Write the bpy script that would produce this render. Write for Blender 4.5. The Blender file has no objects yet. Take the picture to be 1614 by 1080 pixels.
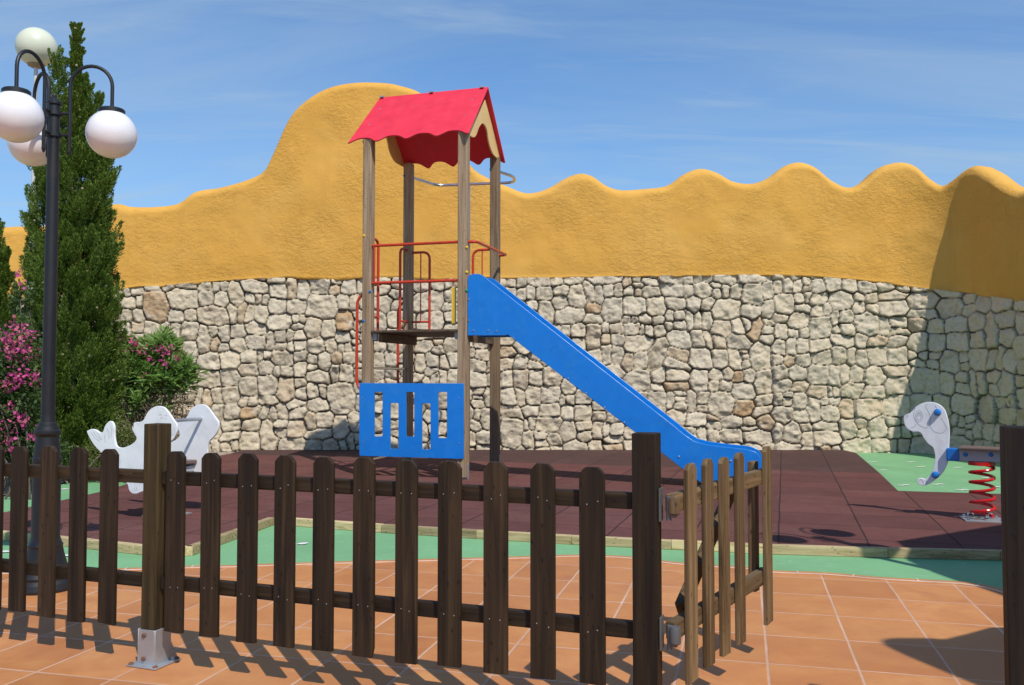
import bpy, bmesh, math, random
import numpy as np
from mathutils import Vector, Matrix, Quaternion
random.seed(11)
RNG = np.random.default_rng(5)
PI = math.pi
SC = bpy.context.scene
COL = SC.collection

# ------------------------------------------------------------------ camera
F, EYE, HORIZ = 1400.0, 1.2, 595.0
PITCH = math.atan((HORIZ - 540.0) / F)
cam = bpy.data.cameras.new('camera')
cam.sensor_width = 36.0
cam.lens = 36.0 * F / 1614.0
cam.clip_end = 2000.0
camo = bpy.data.objects.new('camera', cam)
COL.objects.link(camo)
camo.location = (0, 0, EYE)
camo.rotation_euler = (PI / 2 + PITCH, 0, 0)
SC.camera = camo
CP, SP = math.cos(PITCH), math.sin(PITCH)

# measuring helpers: sight line of a picture point, met with the ground or with a vertical plane
def ray(px, py):
    xc, yc = (px - 807.0) / F, (540.0 - py) / F
    return Vector((xc, CP - yc * SP, SP + yc * CP))
def G(px, py, z=0.0):
    d = ray(px, py); t = (z - EYE) / d.z
    return Vector((d.x * t, d.y * t, z))
def AtY(px, py, Y):
    d = ray(px, py); t = Y / d.y
    return Vector((d.x * t, Y, EYE + d.z * t))
def OnPlane(px, py, p0, u):
    """(distance along u, height) where the sight line meets the vertical plane through p0 along u"""
    n = Vector((-u.y, u.x, 0)); d = ray(px, py)
    o = Vector((0, 0, EYE)); t = (p0 - o).dot(n) / d.dot(n)
    h = o + d * t
    return ((h - Vector((p0.x, p0.y, 0))).dot(u), h.z)
def frame(deg):
    a = math.radians(deg)
    return Vector((math.cos(a), -math.sin(a), 0)), Vector((math.sin(a), math.cos(a), 0))
ZV = Vector((0, 0, 1))

# ------------------------------------------------------------------ object helpers
def thing(name, label, cat, loc=(0, 0, 0), group=None):
    o = bpy.data.objects.new(name, None); COL.objects.link(o)
    o.empty_display_size = 0.2
    o.location = loc
    o['label'] = label; o['category'] = cat
    if group: o['group'] = group
    return o
def tag(o, label, cat, group=None):
    o['label'] = label; o['category'] = cat
    if group: o['group'] = group
    return o
def base_of(o):
    b = Vector((0, 0, 0))
    while o is not None:
        b += Vector(o.location); o = o.parent
    return b
def link_mesh(name, me, mats, parent=None, loc=None):
    o = bpy.data.objects.new(name, me); COL.objects.link(o)
    for m in (mats if isinstance(mats, (list, tuple)) else [mats]): me.materials.append(m)
    if parent is not None: o.parent = parent
    if loc is not None: o.location = loc
    return o
def shade(me, angle=20):
    me.shade_smooth() if hasattr(me, 'shade_smooth') else None
    try: me.set_sharp_from_angle(angle=math.radians(angle))
    except Exception: pass

class MB:
    """collects shapes in world coordinates and links them as one mesh"""
    def __init__(self): self.bm = bmesh.new(); self.axes = []
    def box(self, c, ax, ay, az, sx, sy, sz, bev=0.0, seg=2):
        self.axes += [Vector(ax), Vector(ay), Vector(az)]
        b = bmesh.new()
        bmesh.ops.create_cube(b, size=1.0)
        for v in b.verts: v.co = Vector((v.co.x * sx, v.co.y * sy, v.co.z * sz))
        if bev > 0: bmesh.ops.bevel(b, geom=b.edges[:], offset=bev, segments=seg, profile=0.6, affect='EDGES')
        M = Matrix((ax, ay, az)).transposed()
        for v in b.verts: v.co = M @ v.co + Vector(c)
        self._merge(b); return self
    def _merge(self, b):
        me = bpy.data.meshes.new('t'); b.to_mesh(me); b.free()
        self.bm.from_mesh(me); bpy.data.meshes.remove(me)
    def tube(self, pts, r, seg=12, cap=True, closed=False):
        pts = [Vector(p) for p in pts]; n = len(pts)
        rs = r if isinstance(r, (list, tuple)) else [r] * n
        rings = []; prev = None
        for i, p in enumerate(pts):
            if closed: t = pts[(i + 1) % n] - pts[i - 1]
            else: t = pts[min(i + 1, n - 1)] - pts[max(i - 1, 0)]
            t.normalize()
            if prev is None:
                a = Vector((0, 0, 1)) if abs(t.z) < 0.9 else Vector((1, 0, 0))
                nx = t.cross(a).normalized()
            else:
                nx = (prev - t * prev.dot(t)).normalized()
            prev = nx; ny = t.cross(nx)
            rings.append([self.bm.verts.new(p + (nx * math.cos(2 * PI * k / seg) + ny * math.sin(2 * PI * k / seg)) * rs[i]) for k in range(seg)])
        m = n if closed else n - 1
        for i in range(m):
            A, B = rings[i], rings[(i + 1) % n]
            for k in range(seg):
                self.bm.faces.new((A[k], A[(k + 1) % seg], B[(k + 1) % seg], B[k]))
        if cap and not closed:
            self.bm.faces.new(rings[0][::-1]); self.bm.faces.new(rings[-1])
        return self
    def lathe(self, o, prof, seg=32, axis=None):
        o = Vector(o)
        az = (axis or ZV).normalized()
        ax = az.orthogonal().normalized() if axis else Vector((1, 0, 0)); ay = az.cross(ax)
        rings = []
        for r, z in prof:
            if r < 1e-5: rings.append([self.bm.verts.new(o + az * z)])
            else: rings.append([self.bm.verts.new(o + az * z + (ax * math.cos(2 * PI * k / seg) + ay * math.sin(2 * PI * k / seg)) * r) for k in range(seg)])
        for A, B in zip(rings[:-1], rings[1:]):
            for k in range(seg):
                a0, a1 = A[k % len(A)], A[(k + 1) % len(A)]; b0, b1 = B[k % len(B)], B[(k + 1) % len(B)]
                f = [a0, a1, b1, b0]; u = []
                for v in f:
                    if v not in u: u.append(v)
                if len(u) > 2: self.bm.faces.new(u)
        return self
    def ball(self, c, r, seg=24, sq=(1, 1, 1)):
        prof = [(r * math.sin(PI * i / (seg // 2)), -r * math.cos(PI * i / (seg // 2)) * sq[2]) for i in range(seg // 2 + 1)]
        prof[0] = (0, prof[0][1]); prof[-1] = (0, prof[-1][1])
        return self.lathe(c, prof, seg)
    def sheet(self, pts):
        self.bm.faces.new([self.bm.verts.new(Vector(p)) for p in pts]); return self
    def prism(self, outline, holes, o, ax, az, th, bev=0.003, res=2):
        """flat board cut to an outline (with holes) in the plane (ax, az), thickness th centred on o"""
        cu = bpy.data.curves.new('t', 'CURVE'); cu.dimensions = '2D'; cu.fill_mode = 'BOTH'
        for pl in [outline] + list(holes):
            s = cu.splines.new('POLY'); s.points.add(len(pl) - 1); s.use_cyclic_u = True
            for p, q in zip(s.points, pl): p.co = (q[0], q[1], 0, 1)
        cu.extrude = th / 2 - bev; cu.bevel_depth = bev; cu.bevel_resolution = res; cu.offset = -bev
        ob = bpy.data.objects.new('t', cu); COL.objects.link(ob)
        dg = bpy.context.evaluated_depsgraph_get(); dg.update()
        me = bpy.data.meshes.new_from_object(ob.evaluated_get(dg))
        an = az.cross(ax) * -1.0     # thickness direction
        M = Matrix((ax, az, ax.cross(az))).transposed(); self.axes.append(ax.cross(az).normalized())
        b = bmesh.new(); b.from_mesh(me)
        bmesh.ops.remove_doubles(b, verts=b.verts, dist=1e-5)
        for v in b.verts: v.co = M @ v.co + Vector(o)
        bpy.data.objects.remove(ob); bpy.data.curves.remove(cu); bpy.data.meshes.remove(me)
        self._merge(b); return self
    def build(self, name, mat, parent=None, smooth=20, norm=True):
        if norm: bmesh.ops.recalc_face_normals(self.bm, faces=self.bm.faces)
        b = base_of(parent) if parent is not None else Vector((0, 0, 0))
        if b.length: bmesh.ops.translate(self.bm, verts=self.bm.verts, vec=-b)
        me = bpy.data.meshes.new(name); self.bm.to_mesh(me); self.bm.free()
        if smooth:
            shade(me, smooth)
            if self.axes and len(me.polygons) < 4000:
                for p in me.polygons:
                    if any(abs(p.normal.dot(a)) > .9995 for a in self.axes): p.use_smooth = False
        return link_mesh(name, me, mat, parent)

def arc(c, r, a0, a1, ex, ey, n=10):
    return [Vector(c) + (ex * math.cos(a0 + (a1 - a0) * i / n) + ey * math.sin(a0 + (a1 - a0) * i / n)) * r for i in range(n + 1)]
def fillet(pts, r, n=5):
    pts = [Vector(p) for p in pts]; out = [pts[0]]
    for a, b, c in zip(pts[:-2], pts[1:-1], pts[2:]):
        d0, d1 = (a - b), (c - b); rr = min(r, d0.length * .45, d1.length * .45)
        p0, p1 = b + d0.normalized() * rr, b + d1.normalized() * rr
        for i in range(n + 1):
            t = i / n; out.append(p0 * (1 - t) ** 2 + b * 2 * t * (1 - t) + p1 * t * t)
    out.append(pts[-1]); return out
def fillet2(pl, r, n=4):
    pts = [Vector((p[0], p[1], 0)) for p in pl]; N = len(pts); out = []
    for i in range(N):
        a, b, c = pts[i - 1], pts[i], pts[(i + 1) % N]
        d0, d1 = a - b, c - b; rr = min(r, d0.length * .45, d1.length * .45)
        p0, p1 = b + d0.normalized() * rr, b + d1.normalized() * rr
        for k in range(n + 1):
            t = k / n; q = p0 * (1 - t) ** 2 + b * 2 * t * (1 - t) + p1 * t * t; out.append((q.x, q.y))
    return out
def catmull(pl, n=5, closed=True):
    N = len(pl); out = []
    for i in range(N if closed else N - 1):
        g = lambda j: np.array(pl[j % N] if closed else pl[min(max(j, 0), N - 1)], float)
        p0, p1, p2, p3 = g(i - 1), g(i), g(i + 1), g(i + 2)
        for k in range(n):
            t = k / n
            out.append(tuple(.5 * (2 * p1 + (p2 - p0) * t + (2 * p0 - 5 * p1 + 4 * p2 - p3) * t * t + (-p0 + 3 * p1 - 3 * p2 + p3) * t ** 3)))
    if not closed: out.append(tuple(pl[-1]))
    return out

# ------------------------------------------------------------------ materials
class NT:
    def __init__(self, name):
        self.m = bpy.data.materials.new(name); self.m.use_nodes = True
        self.t = self.m.node_tree; self.n = self.t.nodes; self.l = self.t.links
        self.p = self.n['Principled BSDF']
    def node(self, ty, **kw):
        nd = self.n.new(ty)
        for k, v in kw.items():
            if k.startswith('i_'):
                nd.inputs[k[2:]].default_value = v
            else: setattr(nd, k, v)
        return nd
    def lk(self, a, b): self.l.new(a, b)
    def coord(self, scale=(1, 1, 1), rot=(0, 0, 0), loc=(0, 0, 0), kind='Object'):
        tc = self.node('ShaderNodeTexCoord'); mp = self.node('ShaderNodeMapping')
        mp.inputs['Scale'].default_value = scale; mp.inputs['Rotation'].default_value = rot; mp.inputs['Location'].default_value = loc
        self.lk(tc.outputs[kind], mp.inputs['Vector']); return mp.outputs['Vector']
    def noise(self, vec, scale, detail=4, rough=.55, dist=0.0):
        nd = self.node('ShaderNodeTexNoise'); nd.inputs['Scale'].default_value = scale
        nd.inputs['Detail'].default_value = detail; nd.inputs['Roughness'].default_value = rough; nd.inputs['Distortion'].default_value = dist
        self.lk(vec, nd.inputs['Vector']); return nd.outputs['Fac']
    def ramp(self, fac, stops, interp='LINEAR'):
        nd = self.node('ShaderNodeValToRGB'); cr = nd.color_ramp; cr.interpolation = interp
        while len(cr.elements) < len(stops): cr.elements.new(0.5)
        for e, (p, c) in zip(cr.elements, stops):
            e.position = p; e.color = (c, c, c, 1) if isinstance(c, (int, float)) else (*c, 1)
        self.lk(fac, nd.inputs['Fac']); return nd.outputs['Color']
    def mix(self, fac, a, b, mode='MIX'):
        nd = self.node('ShaderNodeMix', data_type='RGBA', blend_type=mode)
        for s, v in ((0, fac), (6, a), (7, b)):
            if isinstance(v, (int, float)): nd.inputs[s].default_value = v
            elif isinstance(v, tuple): nd.inputs[s].default_value = (*v, 1)
            else: self.lk(v, nd.inputs[s])
        return nd.outputs[2]
    def math(self, op, a, b=0.0, c=0.0):
        nd = self.node('ShaderNodeMath', operation=op)
        for i, v in enumerate((a, b, c)):
            if isinstance(v, (int, float)): nd.inputs[i].default_value = v
            else: self.lk(v, nd.inputs[i])
        return nd.outputs[0]
    def bump(self, h, strength=.3, dist=.01, prev=None):
        nd = self.node('ShaderNodeBump'); nd.inputs['Strength'].default_value = strength; nd.inputs['Distance'].default_value = dist
        self.lk(h, nd.inputs['Height'])
        if prev is not None: self.lk(prev, nd.inputs['Normal'])
        return nd.outputs['Normal']
    def out(self, color=None, rough=None, normal=None, metal=None, spec=None):
        for k, v in (('Base Color', color), ('Roughness', rough), ('Normal', normal), ('Metallic', metal), ('Specular IOR Level', spec)):
            if v is None: continue
            if isinstance(v, tuple): self.p.inputs[k].default_value = (*v, 1)
            elif isinstance(v, (int, float)): self.p.inputs[k].default_value = v
            else: self.lk(v, self.p.inputs[k])
        return self.m

def m_wood(name, dark, mid, light, axis='Z', deg=0, rough=.65, scale=1.0, grey=None):
    t = NT(name)
    tc = t.node('ShaderNodeTexCoord'); mp0 = t.node('ShaderNodeMapping'); mp0.inputs['Rotation'].default_value = (0, 0, math.radians(deg))
    t.lk(tc.outputs['Object'], mp0.inputs['Vector'])
    oi = t.node('ShaderNodeObjectInfo'); va = t.node('ShaderNodeVectorMath', operation='MULTIPLY_ADD')
    cb = t.node('ShaderNodeCombineXYZ')
    for i in range(3): t.lk(oi.outputs['Random'], cb.inputs[i])
    t.lk(cb.outputs[0], va.inputs[0]); va.inputs[1].default_value = (37, 23, 51); t.lk(mp0.outputs[0], va.inputs[2])
    mp = t.node('ShaderNodeMapping')
    s = [38 * scale, 38 * scale, 38 * scale]; s['XYZ'.index(axis)] = 1.6 * scale; mp.inputs['Scale'].default_value = s
    t.lk(va.outputs[0], mp.inputs['Vector'])
    g = t.noise(mp.outputs[0], 1.0, 5, .6, .6)
    mp2 = t.node('ShaderNodeMapping'); s2 = [9, 9, 9]; s2['XYZ'.index(axis)] = 1.1; mp2.inputs['Scale'].default_value = s2
    t.lk(va.outputs[0], mp2.inputs['Vector'])
    g2 = t.noise(mp2.outputs[0], 1.0, 3, .5, .3)
    vo = t.node('ShaderNodeTexVoronoi', feature='F1'); mp3 = t.node('ShaderNodeMapping'); s3 = [7, 7, 7]; s3['XYZ'.index(axis)] = 3.0
    mp3.inputs['Scale'].default_value = s3; t.lk(va.outputs[0], mp3.inputs['Vector']); t.lk(mp3.outputs[0], vo.inputs['Vector'])
    knot = t.ramp(vo.outputs['Distance'], [(0.07, 1.0), (.19, 0.0)])
    c = t.ramp(g, [(.36, dark), (.5, mid), (.66, light)])
    c2 = t.mix(t.ramp(g2, [(.3, 0.0), (.7, .75)]), c, t.mix(.5, c, grey or light))
    c3 = t.mix(t.math('MULTIPLY', knot, .75), c2, tuple(x * .5 for x in dark))
    hsv = t.node('ShaderNodeHueSaturation'); t.lk(c3, hsv.inputs['Color'])
    t.lk(t.math('MULTIPLY_ADD', oi.outputs['Random'], .75, .68), hsv.inputs['Value'])
    h = t.math('ADD', g, t.math('MULTIPLY', knot, .4))
    return t.out(hsv.outputs[0], t.ramp(g, [(.3, rough - .08), (.7, rough + .12)]), t.bump(h, .55, .004), spec=.28)

def m_plain(name, col, rough=.4, var=.06, bump=.05, bscale=120, spec=.5, metal=0.0, dirt=None):
    t = NT(name); v = t.coord()
    n = t.noise(v, 5.0, 5, .6); n2 = t.noise(v, bscale, 3, .6)
    lo = tuple(max(0, x * (1 - var * 1.6)) for x in col); hi = tuple(min(1, x * (1 + var)) for x in col)
    c = t.ramp(n, [(.3, lo), (.7, hi)])
    if dirt:
        d = t.ramp(t.noise(v, 9.0, 8, .7, .5), [(.5, 0.0), (.78, .6)]); c = t.mix(d, c, dirt)
    return t.out(c, t.ramp(n, [(.3, max(.02, rough - .07)), (.7, min(1, rough + .1))]), t.bump(n2, bump, .002), metal, spec)

def m_tile(deg, o, pu, pv):
    t = NT('terracotta_tiles')
    g = t.node('ShaderNodeTexCoord'); mp = t.node('ShaderNodeMapping', vector_type='POINT')
    va = t.node('ShaderNodeVectorMath', operation='SUBTRACT'); t.lk(g.outputs['Object'], va.inputs[0]); va.inputs[1].default_value = o
    mp.inputs['Rotation'].default_value = (0, 0, math.radians(deg)); t.lk(va.outputs[0], mp.inputs['Vector'])
    P = mp.outputs['Vector']
    sx = t.node('ShaderNodeSeparateXYZ'); t.lk(P, sx.inputs[0])
    wob = t.math('MULTIPLY_ADD', t.noise(P, 3.0, 2), .008, -.004)
    wob2 = t.math('MULTIPLY_ADD', t.noise(P, 30.0, 3), .004, -.002)
    U = t.math('DIVIDE', t.math('ADD', t.math('ADD', sx.outputs[0], wob), wob2), pu)
    V = t.math('DIVIDE', t.math('SUBTRACT', t.math('ADD', sx.outputs[1], wob), wob2), pv)
    def edge(x, p): return t.math('MULTIPLY', t.math('ABSOLUTE', t.math('SUBTRACT', x, t.math('ROUND', x))), p)
    e = t.math('MINIMUM', edge(U, pu), edge(V, pv))
    grout = t.ramp(t.math('MULTIPLY', e, 100.0), [(.42, 1.0), (.62, 0.0)])
    cb = t.node('ShaderNodeCombineXYZ'); t.lk(t.math('FLOOR', U), cb.inputs[0]); t.lk(t.math('FLOOR', V), cb.inputs[1])
    wn = t.node('ShaderNodeTexWhiteNoise', noise_dimensions='2D'); t.lk(cb.outputs[0], wn.inputs['Vector'])
    sh = t.node('ShaderNodeVectorMath', operation='MULTIPLY_ADD'); t.lk(wn.outputs['Color'], sh.inputs[0]); sh.inputs[1].default_value = (9, 9, 9); t.lk(P, sh.inputs[2])
    m1 = t.noise(sh.outputs[0], 3.2, 5, .6, .8); m2 = t.noise(sh.outputs[0], 22, 4, .65)
    base = t.ramp(m1, [(.2, (.46, .165, .052)), (.5, (.53, .218, .070)), (.8, (.59, .285, .10))])
    pt = t.ramp(wn.outputs['Value'], [(0.0, (.84, .78, .72)), (.5, (.98, .97, .96)), (1.0, (1.07, 1.10, 1.14))])
    c = t.mix(1.0, base, pt, 'MULTIPLY')
    c = t.mix(t.ramp(m2, [(.45, 0.0), (.8, .35)]), c, (.38, .155, .06))
    stain = t.ramp(t.noise(P, 1.3, 6, .65, .6), [(.48, 0.0), (.75, .45)])
    c = t.mix(stain, c, (.42, .18, .075))
    gcol = t.ramp(t.noise(P, 2.2, 5, .7), [(.3, (.48, .27, .17)), (.6, (.60, .39, .28)), (.82, (.76, .65, .56))])
    c = t.mix(grout, c, gcol)
    hgt = t.ramp(t.math('MULTIPLY', e, 100.0), [(.2, 0.0), (.9, 1.0)])
    nb = t.bump(hgt, .5, .003); nb = t.bump(m1, .12, .006, nb); nb = t.bump(m2, .08, .002, nb)
    return t.out(c, t.ramp(m1, [(.3, .42), (.7, .62)]), nb)

def m_rubber(deg, o, p):
    t = NT('rubber_mat')
    g = t.node('ShaderNodeTexCoord'); mp = t.node('ShaderNodeMapping')
    va = t.node('ShaderNodeVectorMath', operation='SUBTRACT'); t.lk(g.outputs['Object'], va.inputs[0]); va.inputs[1].default_value = o
    mp.inputs['Rotation'].default_value = (0, 0, math.radians(deg)); t.lk(va.outputs[0], mp.inputs['Vector'])
    P = mp.outputs['Vector']; sx = t.node('ShaderNodeSeparateXYZ'); t.lk(P, sx.inputs[0])
    wob = t.math('MULTIPLY_ADD', t.noise(P, 1.7, 2), .02, -.01)
    U = t.math('DIVIDE', t.math('ADD', sx.outputs[0], wob), p); V = t.math('DIVIDE', t.math('ADD', sx.outputs[1], wob), p)
    def edge(x): return t.math('MULTIPLY', t.math('ABSOLUTE', t.math('SUBTRACT', x, t.math('ROUND', x))), p)
    seam = t.ramp(t.math('MULTIPLY', t.math('MINIMUM', edge(U), edge(V)), 100.0), [(.45, 1.0), (.85, 0.0)])
    cb = t.node('ShaderNodeCombineXYZ'); t.lk(t.math('FLOOR', U), cb.inputs[0]); t.lk(t.math('FLOOR', V), cb.inputs[1])
    wn = t.node('ShaderNodeTexWhiteNoise', noise_dimensions='2D'); t.lk(cb.outputs[0], wn.inputs['Vector'])
    n = t.noise(P, 2.1, 6, .65, .4); gr = t.noise(P, 420, 2, .7)
    c = t.ramp(n, [(.3, (.145, .050, .043)), (.6, (.185, .068, .058)), (.8, (.215, .092, .078))])
    c = t.mix(1.0, c, t.ramp(wn.outputs['Value'], [(0, .82), (1, 1.12)]), 'MULTIPLY')
    # far rows are older, browner mats
    back = t.ramp(t.math('ADD', V, t.math('MULTIPLY', wn.outputs['Value'], .3)), [(.0, 0.0), (1.0, 0.0)])
    old = t.math('GREATER_THAN', t.math('FLOOR', V), 7.5)
    c = t.mix(t.math('MULTIPLY', old, .8), c, (.070, .040, .034))
    c = t.mix(t.ramp(t.noise(P, .9, 7, .7, .8), [(.5, 0.0), (.8, .45)]), c, (.24, .14, .11))
    g2 = t.noise(P, 95, 4, .75)
    c = t.mix(t.ramp(g2, [(.36, .55), (.5, 0.0)]), c, (.05, .026, .026)); c = t.mix(t.ramp(g2, [(.62, 0.0), (.75, .5)]), c, (.28, .16, .14))
    c = t.mix(t.ramp(gr, [(.35, .5), (.65, 0.0)]), c, (.035, .018, .018))
    c = t.mix(t.math('MULTIPLY', seam, .8), c, (.02, .012, .012))
    nb = t.bump(gr, .5, .004); nb = t.bump(t.math('SUBTRACT', 1.0, seam), .5, .006, nb)
    return t.out(c, .9, nb, spec=.25)

def m_concrete(name, col, stain, marks=None):
    t = NT(name); P = t.coord()
    n = t.noise(P, 1.1, 7, .65, .5); n2 = t.noise(P, 60, 4, .7); n3 = t.noise(P, 6, 6, .7, 1.0)
    c = t.ramp(n, [(.3, tuple(x * .86 for x in col)), (.7, tuple(x * 1.1 for x in col))])
    c = t.mix(t.ramp(n3, [(.56, 0.0), (.74, .5)]), c, stain)
    c = t.mix(t.ramp(n2, [(.6, 0.0), (.85, .3)]), c, tuple(x * .6 for x in col))
    return t.out(c, .75, t.bump(n2, .25, .003))

def m_stucco():
    t = NT('ochre_render'); P = t.coord()
    big = t.noise(P, .55, 3, .5); mask = t.ramp(t.noise(P, .9, 4, .6, .4), [(.40, 0.10), (.60, 1.0)])
    dn = t.node('ShaderNodeMapping'); dn.inputs['Scale'].default_value = (1, 1, 1.5); t.lk(P, dn.inputs['Vector'])
    a = t.noise(dn.outputs[0], 11.0, 8, .72, .25); b = t.noise(P, 55, 5, .65, .2); f = t.noise(P, 170, 3, .7)
    cr = t.ramp(a, [(.40, 0.0), (.54, .8), (.66, 1.0)])
    h = t.math('ADD', t.math('MULTIPLY', t.math('MULTIPLY', cr, mask), .8), t.math('MULTIPLY', b, .30))
    c = t.ramp(t.math('MULTIPLY_ADD', b, .3, t.math('MULTIPLY', big, .7)), [(.3, (.640, .330, .058)), (.7, (.735, .398, .084))])
    c = t.mix(t.ramp(t.noise(P, 2.5, 7, .7, .5), [(.5, 0.0), (.8, .25)]), c, (.61, .31, .062))
    mv = t.node('ShaderNodeMapping'); mv.inputs['Scale'].default_value = (2.6, 2.6, .22); t.lk(P, mv.inputs['Vector'])
    c = t.mix(t.ramp(t.noise(mv.outputs[0], 1.6, 6, .7, .3), [(.52, 0.0), (.8, .38)]), c, (.48, .25, .06))
    c = t.mix(t.ramp(t.noise(P, .8, 5, .6, .5), [(.5, 0.0), (.75, .3)]), c, (.76, .47, .14))
    nb = t.bump(h, .6, .014); nb = t.bump(f, .4, .003, nb)
    return t.out(c, .88, nb, spec=.2)

def m_stone():
    t = NT('dry_stone'); P = t.coord()
    at = t.node('ShaderNodeAttribute', attribute_name='stone'); sp = t.node('ShaderNodeSeparateColor'); t.lk(at.outputs['Color'], sp.inputs[0])
    rid, gap, rid2 = sp.outputs[0], sp.outputs[1], sp.outputs[2]
    sh = t.node('ShaderNodeVectorMath', operation='MULTIPLY_ADD'); t.lk(at.outputs['Color'], sh.inputs[0]); sh.inputs[1].default_value = (40, 0, 40); t.lk(P, sh.inputs[2])
    S = sh.outputs[0]
    n1 = t.noise(S, 3.5, 6, .65, .6); n2 = t.noise(S, 16, 6, .7, .5); n3 = t.noise(S, 60, 4, .7)
    base = t.ramp(rid, [(0.0, (.50, .44, .34)), (.2, (.60, .535, .42)), (.4, (.61, .525, .385)), (.6, (.56, .50, .40)), (.8, (.62, .54, .41)), (.95, (.58, .48, .35)), (1.0, (.66, .60, .49))])
    c = t.mix(t.ramp(n1, [(.35, 0.0), (.68, .75)]), base, (.66, .60, .50))
    och = t.math('MULTIPLY', t.ramp(n1, [(.5, 1.0), (.62, 0.0)]), t.ramp(rid2, [(.84, 0.0), (.95, .3), (1.0, .75)]))
    c = t.mix(och, c, (.42, .235, .09))
    c = t.mix(t.ramp(n2, [(.30, .7), (.46, 0.0)]), c, (.33, .275, .20))
    c = t.mix(t.ramp(n2, [(.58, 0.0), (.75, .55)]), c, (.68, .62, .52))
    c = t.mix(1.0, c, (1.02, .975, .89), 'MULTIPLY')
    c = t.mix(gap, c, (.075, .062, .048))
    nb = t.bump(n2, .8, .022); nb = t.bump(n3, .5, .006, nb)
    return t.out(c, .9, nb, spec=.2)

def m_leaf(name, cols, rough=.45, scale=2.2, trans=.25):
    t = NT(name); P = t.coord()
    gi = t.node('ShaderNodeNewGeometry')
    n = t.noise(P, scale, 3, .6)
    f = t.math('MULTIPLY_ADD', gi.outputs['Random Per Island'], .55, t.math('MULTIPLY', n, .45))
    c = t.ramp(f, [(.12 + .76 * i / (len(cols) - 1), k) for i, k in enumerate(cols)])
    t.out(c, rough, None, spec=.35)
    tr = t.node('ShaderNodeBsdfTranslucent'); t.lk(c, tr.inputs['Color'])
    mx = t.node('ShaderNodeMixShader'); mx.inputs[0].default_value = trans
    t.lk(t.p.outputs[0], mx.inputs[1]); t.lk(tr.outputs[0], mx.inputs[2])
    t.lk(mx.outputs[0], t.n['Material Output'].inputs['Surface'])
    return t.m

def m_gravel():
    t = NT('gravel'); P = t.coord()
    vo = t.node('ShaderNodeTexVoronoi', feature='F1'); vo.inputs['Scale'].default_value = 28; t.lk(P, vo.inputs['Vector'])
    c = t.ramp(vo.outputs['Color'], [(.1, (.30, .22, .15)), (.5, (.46, .37, .28)), (.9, (.56, .50, .42))])
    c = t.mix(t.ramp(vo.outputs['Distance'], [(.35, 0.0), (.7, .8)]), c, (.12, .09, .065))
    return t.out(c, .9, t.bump(vo.outputs['Distance'], -.8, .02))

WD = m_wood('dark_stained_pine', (.0070, .0044, .0024), (.0205, .0122, .0060), (.048, .0285, .0130))
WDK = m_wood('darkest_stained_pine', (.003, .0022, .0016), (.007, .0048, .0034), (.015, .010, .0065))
WP = m_wood('olive_stained_post', (.026, .018, .007), (.060, .040, .015), (.105, .072, .026))
WDH = m_wood('dark_stained_rail', (.0070, .0044, .0024), (.0205, .0122, .0060), (.048, .0285, .0130), 'X', 19)
WG = m_wood('weathered_brown_pine', (.050, .029, .013), (.112, .070, .032), (.190, .130, .068))
WGH = m_wood('weathered_brown_rail', (.050, .029, .013), (.112, .070, .032), (.190, .130, .068), 'Y', 33)
WT = m_wood('grey_weathered_post', (.165, .100, .054), (.280, .182, .104), (.385, .275, .172), rough=.75, grey=(.37, .28, .19))
WTD = m_wood('brown_timber', (.055, .035, .022), (.105, .068, .042), (.170, .115, .072), 'Y', 20)
WK = m_wood('pale_kerb_timber', (.26, .19, .09), (.42, .315, .16), (.53, .425, .24), 'X', 15)
BLUE = m_plain('blue_board', (.002, .185, .64), .30, .05, .06, 260, dirt=(.03, .24, .62))
BLUE2 = m_plain('blue_cap', (.006, .16, .52), .25, .05, .03)
RED = m_plain('red_board', (.74, .028, .055), .5, .06, .10, 240, dirt=(.72, .06, .10))
YEL = m_plain('yellow_board', (.80, .52, .19), .5, .05, .08, 240)
YEL2 = m_plain('yellow_cap', (.75, .50, .02), .3, .05, .03)
GRN2 = m_plain('green_cap', (.02, .28, .18), .3, .05, .03)
REDP = m_plain('red_tube_paint', (.56, .045, .016), .3, .08, .05, 200, dirt=(.33, .05, .03))
REDS = m_plain('red_spring_paint', (.55, .010, .012), .22, .08, .04, 200)
STEEL = m_plain('stainless_steel', (.62, .62, .63), .22, .05, .03, 300, metal=1.0)
GALV = m_plain('galvanised_steel', (.46, .48, .50), .42, .12, .10, 90, metal=.65, dirt=(.34, .33, .30))
RUST = m_plain('rusty_iron', (.16, .075, .045), .8, .2, .3, 90)
IRON = m_plain('charcoal_iron', (.010, .011, .013), .5, .15, .12, 160)
IRON2 = m_plain('dull_zinc', (.13, .135, .14), .5, .15, .12, 90, metal=.4)
WHITE = m_plain('white_board', (.80, .805, .82), .45, .04, .06, 200, dirt=(.52, .52, .52))
LINE = m_plain('engraved_line', (.30, .31, .34), .7)
GLOBE = m_plain('opal_globe', (.80, .79, .80), .18, .02, .0)
GLOBE2 = m_plain('aged_globe', (.66, .68, .52), .25, .03, .0)
PALEP = m_plain('pale_painted_steel', (.55, .56, .56), .4, .05, .05)
BRONZE = m_plain('brown_collar', (.30, .24, .16), .5, .1, .05)
BROWNS = m_plain('brown_seat_board', (.16, .105, .085), .5, .08, .1)
GREYB = m_plain('grey_beam', (.40, .41, .44), .5, .06, .06)
PAINT = m_plain('white_floor_paint', (.78, .76, .72), .8, .08, .1, dirt=(.40, .55, .42))
STUCCO, STONE = m_stucco(), m_stone()
GREEN = m_concrete('green_floor_paint', (.175, .390, .185), (.33, .49, .34))
EARTH = m_concrete('dry_earth', (.26, .20, .14), (.33, .28, .21))
GRAVEL = m_gravel()
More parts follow.
